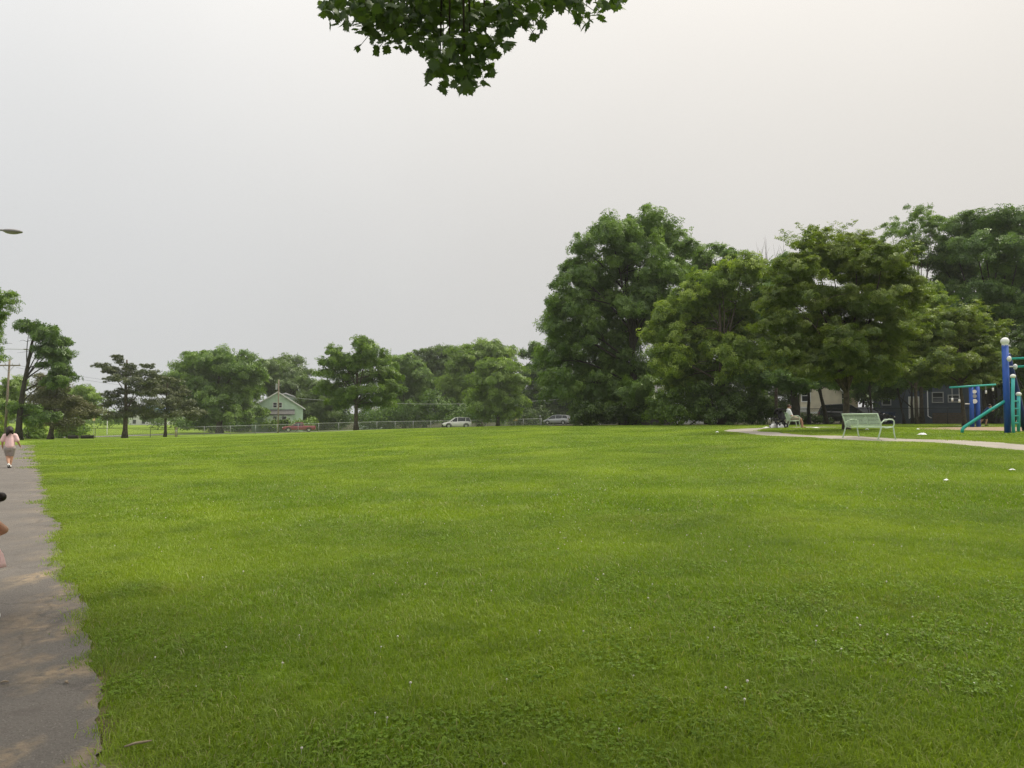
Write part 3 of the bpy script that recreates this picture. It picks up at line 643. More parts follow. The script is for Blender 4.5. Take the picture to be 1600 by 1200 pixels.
# arching shoots of the zelkovas
def shoots(px, py0, py1, w, Y, n):
    C, N = [], []
    for k in range(n):
        p = P(px + random.uniform(-w, w), py0 + random.uniform(0, 12), Y + random.uniform(-2, 2)); hgt = random.uniform(.4, 1.0) * (py0 - py1) * Y / FPX
        a = random.uniform(0, 6.28); lean = random.uniform(.2, .9)
        for s in np.linspace(0, 1, 26):
            q = p + Vector((math.cos(a) * lean * s * s * 1.1, math.sin(a) * lean * s * s * 1.1, hgt * s * (1.25 - .35 * s * lean)))
            for _ in range(3): C.append(q + Vector((random.gauss(0, .07), random.gauss(0, .07), random.gauss(0, .06)))); N.append((random.gauss(0, .5), random.gauss(0, .5), 1))
    return np.array(C), np.array(N)
def side_shoots(L, Y, n):
    C, N = [], []
    for k in range(n):
        l = random.choice(L); a = random.uniform(-.5, 1.6); a = a if random.random() < .5 else math.pi - a
        d = Vector((math.cos(a), random.uniform(-.9, -.1), math.sin(a) * .7 + .15)).normalized()
        p = P(l[0], l[1], Y) + Vector((d.x * l[2], d.y * l[2], d.z * l[3])) * (Y / FPX)
        ln = random.uniform(.5, 1.3)
        for s in np.linspace(0, 1, 18):
            q = p + d * ln * s + Vector((0, 0, .25 * s - .55 * s * s * ln))
            for _ in range(2): C.append(q + Vector((random.gauss(0, .05), random.gauss(0, .05), random.gauss(0, .05)))); N.append((random.gauss(0, .5), random.gauss(0, .5), 1))
    return np.array(C), np.array(N)
zl = [(1275, 382, 26, 22), (1340, 384, 34, 22), (1385, 402, 34, 22), (1300, 410, 46, 26), (1250, 424, 36, 24), (1360, 432, 46, 28), (1415, 436, 30, 26), (1230, 462, 34, 24), (1290, 468, 50, 28), (1365, 476, 50, 26), (1416, 472, 30, 24), (1226, 504, 36, 24), (1285, 514, 50, 26), (1350, 520, 50, 26), (1400, 516, 36, 24),
      (1238, 542, 34, 20), (1300, 554, 50, 22), (1360, 560, 46, 22), (1265, 580, 34, 12), (1330, 584, 44, 12), (1385, 580, 28, 14), (1325, 556, 44, 20, -60), (1285, 572, 36, 15, -50), (1362, 572, 36, 15, -50), (1322, 530, 40, 20, -80)]
c1 = shoots(1290, 372, 338, 50, 36.5, 22); c2 = shoots(1375, 392, 356, 50, 36.5, 18); c3 = side_shoots(zl, 36.5, 90)
tree('zelkova_tree', 'vase-shaped olive green tree on the playground lawn behind the empty bench', 'tree', 1322, 36.5, zl, F['zelkova'], 11, 500,
     lai=3.5, leafk=1.9, clump=.75, flat=.42, up=.9, rag=.22, spread=.55, lr=.36, frac=(.38, .7), inner=.36,
     extra=(np.concatenate([c1[0], c2[0], c3[0]]), np.concatenate([c1[1], c2[1], c3[1]])))
zl = [(1500, 496, 32, 16), (1470, 512, 34, 20), (1535, 514, 26, 22), (1440, 532, 32, 18), (1495, 538, 46, 22), (1545, 548, 24, 20), (1425, 558, 30, 16), (1475, 566, 44, 18), (1530, 576, 34, 18), (1440, 585, 30, 14), (1490, 590, 40, 13), (1540, 596, 22, 12)]
c1 = shoots(1500, 490, 462, 50, 46, 18); c3 = side_shoots(zl, 46, 60)
tree('zelkova_tree', 'smaller olive green tree beside the blue and teal play frame', 'tree', 1506, 46, zl, F['zelkova'], 6.5, 545,
     lai=3.5, leafk=1.9, clump=.755, flat=.42, up=.9, rag=.22, lr=.4, frac=(.4, .75), extra=(np.concatenate([c1[0], c3[0]]), np.concatenate([c1[1], c3[1]])))
tree('shade_tree', 'yellow green tree glimpsed between the two olive trees', 'tree', 1432, 57, [(1440, 452, 26, 18), (1455, 470, 30, 16), (1425, 490, 30, 22), (1450, 515, 30, 18), (1410, 530, 30, 24), (1395, 575, 24, 20)], F['bright'], 6, 500, leafk=2.0)
tree('locust_tree', 'airy feathery tree top above the olive tree', 'tree', 1440, 66,
     [(1438, 330, 20, 12), (1460, 342, 22, 10), (1415, 348, 20, 10), (1444, 356, 32, 12), (1400, 362, 18, 8), (1478, 352, 18, 12), (1424, 378, 30, 12), (1462, 380, 26, 14), (1440, 405, 30, 14)],
     F['blue'], 6, 380, lai=1.15, leafk=1.8, rag=.3, clump=1.0, inner=.08, flat=.35)
tree('maple_tree', 'massive dark maple spreading behind the playground', 'tree', 1545, 63,
     [(1520, 352, 40, 20), (1560, 346, 36, 20), (1600, 352, 40, 26), (1500, 386, 34, 22), (1545, 384, 46, 24), (1600, 394, 46, 28), (1650, 380, 50, 34), (1478, 412, 30, 20), (1520, 424, 44, 24), (1575, 432, 48, 26), (1630, 436, 50, 32), (1485, 452, 34, 20), (1535, 462, 44, 22), (1590, 474, 44, 24), (1500, 484, 32, 16), (1560, 502, 40, 20), (1610, 512, 40, 26), (1660, 480, 50, 40)],
     F['dark'], 13, 440, lai=2.3, leafk=2.1, bark='bark_dark', clump=1.0, flat=.55, up=1.0, rag=.1)
tree('shade_tree', 'dark tree hanging low behind the tall blue play post', 'tree', 1608, 55, [(1600, 548, 30, 18), (1625, 530, 34, 26), (1585, 566, 22, 14), (1612, 580, 30, 14), (1640, 560, 40, 24)], F['deep'], 9, 550, bark='bark_dark', leafk=2.0)
tree('shade_tree', 'slim leaning tree near the cream coloured house door', 'tree', 1408, 60, [(1405, 560, 30, 22), (1425, 585, 24, 14), (1392, 592, 22, 12)], F['dark'], 4, 580, bark='bark_dark', leafk=2.0, base=G(1413, 60), top_px=1398)
tree('shade_tree', 'dark tree over the dark vehicle behind the bench', 'tree', 1362, 57, [(1352, 570, 30, 18), (1375, 590, 30, 14), (1340, 600, 22, 10)], F['dark'], 4, 580, bark='bark_dark', leafk=2.0)
tree('shade_tree', 'dark trunk tree beside the far exercise frame', 'tree', 1538, 57, [(1535, 545, 30, 24), (1555, 580, 26, 16), (1520, 588, 26, 14)], F['deep'], 7, 560, bark='bark_dark', leafk=2.0)
for px, Y, L, m, lab in [
    (925, 63, [(916, 640, 20, 20), (935, 650, 20, 13), (903, 654, 14, 9)], 'deep', 'dark bush at the foot of the tallest tree'),
    (975, 64, [(960, 646, 22, 15), (985, 650, 20, 12), (1005, 646, 18, 16)], 'deep', 'shadowy bush by the grey board fence'),
    (1060, 58, [(1055, 645, 18, 17), (1080, 632, 24, 30), (1098, 648, 18, 15), (1028, 640, 18, 22), (1050, 622, 20, 18)], 'mid', 'vine-covered shrub mound beside the grey board fence'),
    (1130, 57, [(1115, 632, 26, 30), (1140, 640, 22, 24), (1100, 612, 20, 14)], 'deep', 'tall rounded shrub under the bright maple'),
    (1180, 57, [(1165, 638, 22, 26), (1190, 645, 18, 18)], 'deep', 'dark shrub next to the stroller'),
    (1270, 60, [(1262, 655, 14, 7), (1285, 656, 14, 6)], 'deep', 'low weeds bush below the cream house wall'),
    (1325, 66, [(1310, 654, 14, 6), (1338, 655, 14, 6)], 'deep', 'low bush in front of the dark vehicle'),
    (1590, 60, [(1575, 640, 16, 14), (1600, 630, 22, 24)], 'deep', 'dark shrub behind the ladder')]:
    bush('bush', lab, px, Y, L, F[m])
for px, Y, L, m, lab in [
    (890, 152, [(880, 610, 34, 30), (905, 640, 34, 24), (868, 645, 26, 20)], 'deep', 'dark wood tree deep behind the silver minivan'),
    (960, 94, [(950, 600, 36, 30), (975, 636, 36, 26), (935, 645, 26, 18)], 'deep', 'dark wood tree behind the tallest trunk'),
    (1030, 92, [(1025, 590, 36, 30), (1045, 630, 34, 26), (1005, 640, 26, 22)], 'deep', 'dark wood tree between tallest tree and bright maple'),
    (1105, 90, [(1095, 590, 38, 30), (1120, 628, 36, 26), (1082, 645, 26, 18)], 'deep', 'dark wood tree behind the bright maple trunk'),
    (1175, 88, [(1165, 585, 38, 30), (1190, 622, 34, 28), (1150, 642, 28, 20)], 'deep', 'dark wood tree behind the stroller'),
    (1235, 92, [(1225, 580, 34, 28), (1245, 618, 26, 30), (1215, 645, 24, 16)], 'deep', 'dark wood tree filling the gap by the cream house'),
    (1345, 72, [(1335, 585, 30, 18), (1365, 600, 28, 18), (1390, 590, 24, 18), (1350, 620, 22, 12)], 'deep', 'dark wood tree over the dark cars'),
    (1425, 68, [(1410, 588, 26, 16), (1440, 596, 24, 12), (1465, 590, 26, 14), (1380, 606, 20, 14)], 'deep', 'dark tree draping over the slate house wall'),
    (1560, 62, [(1550, 580, 26, 20), (1575, 596, 22, 18), (1525, 590, 24, 12)], 'deep', 'dark tree draping over the slate house corner')]:
    tree('wood_tree', lab, 'tree', px, Y, L, F[m], 5, bark='bark_dark', leafk=2.2, lai=2.4)
# bare dead top above the bright maple
root = empty('dead_tree', G(1212, 68)); tag(root, 'bare grey dead twigs sticking up above the bright maple', 'tree')
mb = MB(); b0 = G(1212, 68); mb.tube([(0, 0, -.2), (.1, 0, 6), (0, 0, 12)], [.16, .12, .07], 7)
for k in range(18):
    p = P(random.uniform(1186, 1236), random.uniform(392, 415), 68 + random.uniform(-1, 1)) - b0; q = p + Vector((random.uniform(-.5, .5), random.uniform(-.3, .3), random.uniform(.8, 1.9)))
    mb.tube([(0, 0, random.uniform(9, 12)), p, q], [.03, .014, .004], 4)
mb.build('trunk', M['bark'], root)

# --- the maple whose boughs hang over the viewpoint (its trunk stands behind the camera)
mroot = empty('maple_tree', (2.2, -4.0, float(H(2.2, -4)))); tag(mroot, 'overhanging maple boughs with lobed leaves against the sky', 'tree')
mo = Vector(mroot.location)
spots = []      # visible fringe: picture column/row of twig ends, how far they reach
fr = [(520, -6, 30, 22), (560, 0, 40, 40), (600, 14, 44, 44), (640, 20, 46, 50), (690, 20, 60, 66), (700, 70, 36, 34), (735, 80, 34, 40), (725, 112, 24, 22), (685, 104, 22, 16), (760, 40, 40, 40), (800, 8, 40, 34), (835, 14, 16, 24), (845, -4, 24, 18), (740, -10, 90, 40), (620, -20, 110, 40), (915, 6, 16, 16), (870, -10, 30, 14), (940, -2, 10, 14), (975, -8, 14, 8), (925, -16, 60, 14)]
C = []; TW = MB()
for fx, fy, w, h in fr:
    n = int(w * h / 17)
    cY = 7.4 + random.uniform(-.5, .5)
    for k in range(n):
        a = random.uniform(0, 6.28); r = math.sqrt(random.random())
        C.append(P(fx + w * r * math.cos(a), fy + h * r * math.sin(a), cY + random.uniform(-.55, .55)))
    e = P(fx, fy + h * .55, cY); s = P(fx * .6 + 700 * .4, -190, 5.6)
    TW.tube([s - mo, s.lerp(e, .6) + Vector((0, 0, .25)) - mo, e - mo], [.022, .012, .003], 5)
for fx, fy in ((733, 131), (555, 62), (583, 70), (598, 66), (663, 118), (840, 45), (846, 30), (918, 26), (945, 12), (910, 14), (515, 25), (497, 8), (620, 52), (770, 104), (690, 124), (757, 122)):
    for _ in range(2): C.append(P(fx + random.gauss(0, 3), fy + random.gauss(0, 2.5), 7.2 + random.uniform(-.3, .3)))
    e = P(fx, fy, 7.2); s = P(fx * .72 + 700 * .28, fy - 42, 7.3); TW.tube([s - mo, s.lerp(e, .5) + Vector((0, 0, .03)) - mo, e - mo], [.006, .004, .002], 4)
C = np.array([tuple(c) for c in C])
Nn = rng.normal(size=C.shape) * .75 + [0, -.45, .55]; T = np.zeros_like(C) + [0, .2, -1.0] + rng.normal(size=C.shape) * .55
ov_lobes = [(1.5, 2.2, 7.6, 3.6, 2.8, 1.7), (-2.2, 2.0, 7.4, 2.6, 2.2, 1.4), (4.4, 2.0, 7.8, 2.6, 2.4, 1.5), (-.5, -2, 9.5, 4.5, 3.5, 2.5), (4.5, -3, 9.0, 4.5, 4, 2.5), (2, -8, 8.0, 4.5, 3.5, 2.5), (-2.5, -5, 7.5, 3.5, 3, 2), (2, -4, 12, 4.5, 4.5, 3)]
ov_lobes += [(2.0, 5.2, 9.2, 4.5, 3.0, 1.8), (-3.5, 4.5, 8.8, 3.5, 2.6, 1.6), (6.5, 4.0, 9.4, 3.5, 3.0, 1.8)]  # extra unseen lobes, added to shade the nearest lawn
C2, N2, T2 = crown_points(ov_lobes, .24, 1.15, .9, .5, .8)
# keep the hidden canopy above the top edge of the view
el = (C2[:, 2] - CAMZ) / np.maximum(C2[:, 1], .3); ok = (C2[:, 1] < .5) | (el > .64); C2, N2, T2 = C2[ok], N2[ok], T2[ok]
sz = np.concatenate([rng.uniform(.07, .145, len(C)), rng.uniform(.14, .24, len(C2))])
me = leaves('crown', np.concatenate([C, C2]) - np.array(mo), np.concatenate([Nn, N2]), sz, F['maple'], MAPLE, np.concatenate([np.clip(rng.normal(.45, .25, len(C)), 0, 1), T2]), np.concatenate([T, rng.normal(size=C2.shape)]))
link(bpy.data.objects.new('crown', me), mroot)
TW.build('twigs', M['bark_dark'], mroot)
tr = trunk_mesh(mo, mo + Vector((.2, .3, 10)), .34, .12, ov_lobes, M['bark'], mroot, True, lr=.3, frac=(.3, .6)); tr.location = -mo

# ------------------------------------------------------------------ houses
def wall_quad_window(parent, p, w, h, depth=.06, frame='white', rot=0.0, n=(0, -1), sash=True, fm=None, pane=None):
    """window facing -y (local), p = centre on the wall face"""
    fm = fm or M['white']; mb = MB(); f = .09
    mb.box((p[0] - w / 2 - f / 2, p[1] - depth / 2, p[2]), (f, depth, h + 2 * f)); mb.box((p[0] + w / 2 + f / 2, p[1] - depth / 2, p[2]), (f, depth, h + 2 * f))
    mb.box((p[0], p[1] - depth / 2, p[2] + h / 2 + f / 2), (w, depth, f)); mb.box((p[0], p[1] - depth * .8, p[2] - h / 2 - f / 2), (w + .1, depth * 1.6, f))
    if sash: mb.box((p[0], p[1] - depth * .3, p[2]), (w, depth * .6, .05))
    fr = mb.build('window', fm, parent)
    MB().box((p[0], p[1] - .008, p[2]), (w, .012, h)).build('pane', pane or M['glass'], fr)
    return fr
def gable_house(parent, w, d, eave, ridge, wm, rm, over=.35, trim=None, y0=0.0, x0=0.0, th=.18, z0=-1.6):
    """front gable faces -y; origin at the middle of the front wall foot"""
    mb = MB(); mb.prism([(x0 - w / 2, z0), (x0 + w / 2, z0), (x0 + w / 2, eave), (x0, ridge), (x0 - w / 2, eave)], y0, y0 + d); mb.build('wall', wm, parent)
    sl = (ridge - eave) / (w / 2)
    for s in (-1, 1):
        e = w / 2 + over
        mb = MB(); mb.prism([(x0, ridge + .02), (x0 + s * e, ridge - sl * e + .02), (x0 + s * e, ridge - sl * e + .02 + th), (x0, ridge + .02 + th)], y0 - over, y0 + d + over); mb.build('roof', rm, parent)
        mb = MB(); mb.prism([(x0, ridge + .0), (x0 + s * e, ridge - sl * e), (x0 + s * e, ridge - sl * e + th + .06), (x0, ridge + th + .06)], y0 - over - .06, y0 - over - .004); mb.build('fascia', trim or M['white'], parent)
# mint green house beyond the street
Yh = 138; s = Yh / FPX
M['mint'] = siding('mint_siding', (.58, .74, .59)); M['mint_pale'] = siding('pale_mint_siding', (.66, .78, .63))
hb = G(434, Yh); hb.z = Z(665, Yh)
house = empty('house', hb, R(17)); tag(house, 'mint green gabled house with white trim and lean-to porch', 'house')
def hz(py): return Z(py, Yh) - hb.z
gable_house(house, 9.0, 9.0, hz(638), hz(613.5), M['mint'], M['roof'], .4)
gable_house(house, 11.5, 5.0, hz(631), hz(613), M['mint'], M['roof'], .4, y0=9.4, x0=1.4)
mb = MB(); mb.box((-.0 + .1, -.95, hz(656) - .3), (43 * s, 1.9, hz(648) * 1.0)); pw = MB().box((.1, -.95, hz(657)), (43 * s, 1.88, 2 * hz(657) - .02)).build('porch_wall', M['mint_pale'], house)
MB().prism([(-25.5 * s, hz(648)), (25.5 * s, hz(648)), (25.5 * s, hz(648) + .12), (-25.5 * s, hz(648) + .12)], -2.15, -2.1).build('fascia', M['white'], house)
mb = MB(); x_ = 25.5 * s
mb.add([(-x_, -2.2, hz(648)), (x_, -2.2, hz(648)), (x_, -.01, hz(640.5)), (-x_, -.01, hz(640.5)), (-x_, -2.2, hz(648) + .1), (x_, -2.2, hz(648) + .1), (x_, -.01, hz(640.5) + .1), (-x_, -.01, hz(640.5) + .1)],
       [(0, 1, 2, 3), (7, 6, 5, 4), (0, 4, 5, 1), (1, 5, 6, 2), (2, 6, 7, 3), (3, 7, 4, 0)]).build('porch_roof', M['roof'], house)
for px in (430, 437.5): wall_quad_window(house, ((px - 434) * s, 0, hz(633)), .6, .85)
for px, w in ((430.5, .62), (444, .75)): wall_quad_window(house, ((px - 434) * s, -1.9, hz(655)), w, 1.05)
# second pale green house behind the lone lawn tree
hb2 = G(572, 158); h2 = empty('house', hb2); tag(h2, 'pale green shed-like house half hidden behind the lone lawn tree', 'house')
gable_house(h2, 5.2, 6, Z(648, 158) - hb2.z, Z(636, 158) - hb2.z, M['mint_pale'], M['roof'], .3, x0=.6)
wall_quad_window(h2, (-.6, 0, Z(652, 158) - hb2.z), .8, .7)
# white garage fragment in the shrubs
M['cream'] = siding('cream_siding', (.66, .60, .45)); M['yellowish'] = siding('tan_siding', (.42, .36, .22)); M['slate'] = siding('slate_blue_siding', (.075, .092, .115)); M['white_siding'] = siding('white_siding', (.66, .66, .62))  # slate siding darkened to carry the shade of the trees
M['dark_siding'] = siding('dark_grey_siding', (.06, .065, .07))
hb3 = G(1062, 82); h3 = empty('house', hb3); tag(h3, 'white house glimpsed through leaves beside the bright maple trunk', 'house')
gable_house(h3, 7, 7, 3.6, 6.0, M['white_siding'], M['roof'], .3, x0=1.0); wall_quad_window(h3, (0, 0, 2.2), .9, 1.2)
hb4 = G(945, 100); h4 = empty('shed', hb4); tag(h4, 'small white shed behind the tallest tree', 'shed')
gable_house(h4, 3, 3, Z(637, 100) - hb4.z, Z(626, 100) - hb4.z, M['white_siding'], M['roof'], .2); MB().box((0, -.03, .9), (.9, .05, 1.9)).build('door', M['dark_siding'], h4)
# cream house
Yc = 80; s = Yc / FPX; hb5 = G(1283, Yc); h5 = empty('house', hb5, R(-20)); tag(h5, 'cream clapboard house behind the dark trunks', 'house')
def cz(py): return Z(py, Yc) - hb5.z
gable_house(h5, 60 * s, 8, cz(612), cz(585), M['cream'], M['roof'], .4, x0=0)
MB().box((40 * s, 2.0, cz(630)), (26 * s, 3.2, cz(610) * 1.02)).build('side_wall', M['yellowish'], h5)
wall_quad_window(h5, (29 * s, .4, cz(623)), .75, 1.1); wall_quad_window(h5, (-22 * s, 0, cz(618)), .8, 1.2)
MB().box((0, -.03, cz(645)), (60.4 * s, .05, .22)).build('sill_board', M['white'], h5)
MB().box((-27 * s, -.5, cz(640)), (16 * s, .95, .55)).build('step', M['white_siding'], h5)
# slate blue house
M['grey_trim'] = mat('weathered_trim', (.34, .34, .33), .7)  # window trim greyed, tree shade on the house put into its colour
Yb = 74; s = Yb / FPX; hb6 = G(1470, Yb); h6 = empty('house', hb6, R(-26)); tag(h6, 'slate blue two storey house with pale door behind the playground', 'house')
def bz(py): return Z(py, Yb) - hb6.z
gable_house(h6, 190 * s, 8, bz(565), bz(500), M['slate'], M['roof'], .4)
for px, py, w, h in ((1430, 585, .8, 1.2), (1448, 585, .5, .9), (1458, 585, .5, .9), (1394, 622, .7, 1.2), (1466, 621, .85, .9), (1488, 623, .9, .6), (1520, 600, 1.0, .9), (1542, 617, .5, .9), (1380, 586, .8, 1.2)):
    wall_quad_window(h6, ((px - 1470) * s, 0, bz(py)), w, h, fm=M['grey_trim'])
d_ = MB().box(((1433 - 1470) * s, -.05, bz(637)), (.85, .08, 2.0)).build('door', mat('cream_door', (.60, .58, .46), .6), h6); MB().ball(((1437 - 1470) * s, -.11, bz(638)), .04).build('handle', M['chrome'], d_)
mb = MB(); mb.box(((1426 - 1470) * s, -.04, bz(637)), (.1, .1, 2.2)); mb.box(((1440 - 1470) * s, -.04, bz(637)), (.1, .1, 2.2)); mb.box(((1433 - 1470) * s, -.04, bz(620)), (.99, .1, .1)); mb.build('door_frame', M['white'], h6)
MB().tube([((1452 - 1470) * s, -.08, bz(570)), ((1452 - 1470) * s, -.08, bz(650)), ((1456 - 1470) * s, -.5, bz(653))], .045, 6).build('downpipe', M['white'], h6)
for k in range(5): MB().box(((1478 - 1470) * s, -.06, .12 + .2 * k), (40 * s, .06, .17)).build('base_board', mat('weathered_board', (.13, .10, .075), .9, noise=(6, (.09, .07, .05))) if k == 0 else bpy.data.materials['weathered_board'], h6)
hb7 = G(1610, 70); h7 = empty('house', hb7, R(-30)); tag(h7, 'dark grey house wall behind the tall blue play post', 'house')
gable_house(h7, 8, 6, 4.5, 7.5, M['dark_siding'], M['roof'], .4, x0=1.2); wall_quad_window(h7, (-1.2, 0, Z(635, 70) - hb7.z), .7, 1.2); MB().box((.8, -.04, 1.0), (.95, .06, 2.1)).build('door', M['black_metal'], h7)
# far blue-roofed building beyond the street
hb8 = G(232, 230); h8 = empty('building', hb8); tag(h8, 'long low far building with a blue roof', 'building')
MB().prism([(-6, -1), (6, -1), (6, Z(646, 230) - hb8.z), (-6, Z(646, 230) - hb8.z)], 0, 8).build('wall', M['white_siding'], h8)
MB().prism([(-6.4, Z(646, 230) - hb8.z), (6.4, Z(646, 230) - hb8.z), (4.5, Z(634, 230) - hb8.z), (-4.5, Z(634, 230) - hb8.z)], -.3, 8.3).build('roof', mat('blue_roof', (.17, .24, .36), .6), h8)
for k in range(4): MB().box((-4.2 + 2.8 * k, -.03, 1.0), (1.0, .05, 1.2)).build('window', M['glass'], h8)

# grey board fence under the bright maple
fb = G(1000, 66); bf = empty('board_fence', fb); tag(bf, 'weathered grey board fence half buried in the shrubs', 'fence')
M['grey_board'] = mat('grey_board', (.14, .125, .11), .9, noise=(5, (.09, .08, .07)), bump=(12, .4))
bm0 = MB().box((0, 0, .9), (.135, .03, 1.8)).build('board', M['grey_board'], bf, loc=(X(966, 66) - fb.x, 0, 0))
for k in range(1, 34):
    c = bm0.copy(); link(c, bf); x_ = X(966, 66) + .145 * k; c.location = (x_ - fb.x, random.uniform(-.01, .01), float(H(x_, 66)) - fb.z + random.uniform(-.03, .03))
for z_ in (.4, 1.45): MB().box((X(966, 66) - fb.x + 2.4, .04, z_), (5.0, .05, .09)).build('rail', M['grey_board'], bf)

# ------------------------------------------------------------------ chain link fences
def chain_fence(name, label, pts, h, post, m, every=1, top=True, wire=.0045, prad=.03):
    pts = [Vector((X(p, y), y, float(H(X(p, y), y)))) for p, y in pts]; o = pts[0].copy(); root = empty(name, o); tag(root, label, 'fence')
    P2 = []
    for a, b in zip(pts[:-1], pts[1:]):
        n = max(1, round((b - a).length / post))
        for k in range(n):
            q = a.lerp(b, k / n); q.z = float(H(q.x, q.y)); P2.append(q)
    P2.append(pts[-1])
    pm_ = MB().tube([(0, 0, -.2), (0, 0, h + .04)], prad, 8).build('post', m, root, smooth=True, loc=P2[0] - o)
    for q in P2[1:]:
        c = pm_.copy(); link(c, root); c.location = q - o
    up = Vector((0, 0, h))
    for a, b in zip(P2[:-1], P2[1:]):
        if top: MB().tube([a + up - o, b + up - o], prad * .8, 6).build('top_rail', m, root)
    mb = MB()
    for a, b in zip(P2[:-1], P2[1:]):
        L = (b - a).length; n = int(L / .11); e = (b - a) / L; sd = Vector((-e.y, e.x, 0)) * .004
        w = e * wire
        for k in range(-int(h / .11), n + 1):
            for sg in (1, -1):
                u0 = k * .11; u1 = u0 + h
                z0, z1 = 0.0, h
                if u0 < 0: z0 = -u0; u0 = 0
                if u1 > L: z1 = h - (u1 - L); u1 = L
                if z1 - z0 < .05: continue
                if sg < 0: u0, u1 = L - u0, L - u1
                p = a + e * u0 + Vector((0, 0, z0)) - o + sd * sg; q = a + e * u1 + Vector((0, 0, z1)) - o + sd * sg
                p.z += (b.z - a.z) * 0; mb.add([p - w, p + w, q + w, q - w], [(0, 1, 2, 3)])
    mo_ = mb.build('chain_link', m, root); mo_['kind'] = 'stuff'
    return root
chain_fence('chain_link_fence', 'long galvanised chain link fence with pale top rail across the field', [(278, 101), (400, 106), (560, 113), (700, 119), (846, 124)], 1.25, 3.0, M['galv'], wire=.0035, prad=.035)
chain_fence('chain_link_fence', 'thin dark fence under the pines beside the street', [(50, 97), (150, 98), (278, 101)], 1.25, 3.2, M['black_metal'], wire=.004, prad=.03)
chain_fence('chain_link_fence', 'black chain link fence in front of the houses', [(1180, 59), (1340, 57.5), (1480, 56.5), (1640, 56)], 1.25, 2.6, M['black_metal'], wire=.005)

# ------------------------------------------------------------------ vehicles
def wheel(parent, x, y, r, w, side):
    ty = MB(); n = 18; ring = [(r * .62, -w / 2), (r * .93, -w / 2), (r, -w * .32), (r, w * .32), (r * .93, w / 2), (r * .62, w / 2)]
    vs = []; fs = []
    for k in range(n):
        a = 2 * math.pi * k / n; vs += [(x + q * math.cos(a), y + v, r + q * math.sin(a)) for q, v in ring]
    m_ = len(ring)
    for k in range(n):
        for j in range(m_): fs.append((k * m_ + j, k * m_ + (j + 1) % m_, ((k + 1) % n) * m_ + (j + 1) % m_, ((k + 1) % n) * m_ + j))
    t_ = ty.add(vs, fs).build('wheel', M['tyre'], parent, smooth=True)
    rm_ = MB(); rm_.tube([(x, y - w * .42, r), (x, y + w * .42, r)], r * .6, 14)
    for k in range(5):
        a = 2 * math.pi * k / 5; rm_.box((x + r * .3 * math.cos(a), y + side * w * .45, r + r * .3 * math.sin(a)), (r * .52, .02, r * .12), Matrix.Rotation(-a, 3, 'Y'))
    rm_.build('rim', M['chrome'], t_)
def loft(sections):
    """sections: list of (x, [(y,z)...]) closed rings"""
    mb = MB(); n = len(sections[0][1]); vs = [(x, y, z) for x, r in sections for y, z in r]; fs = []
    for i in range(len(sections) - 1):
        for k in range(n): fs.append((i * n + k, (i + 1) * n + k, (i + 1) * n + (k + 1) % n, i * n + (k + 1) % n))
    fs.append(tuple(range(n))); fs.append(tuple((len(sections) - 1) * n + k for k in range(n - 1, -1, -1)))
    return mb.add(vs, fs)
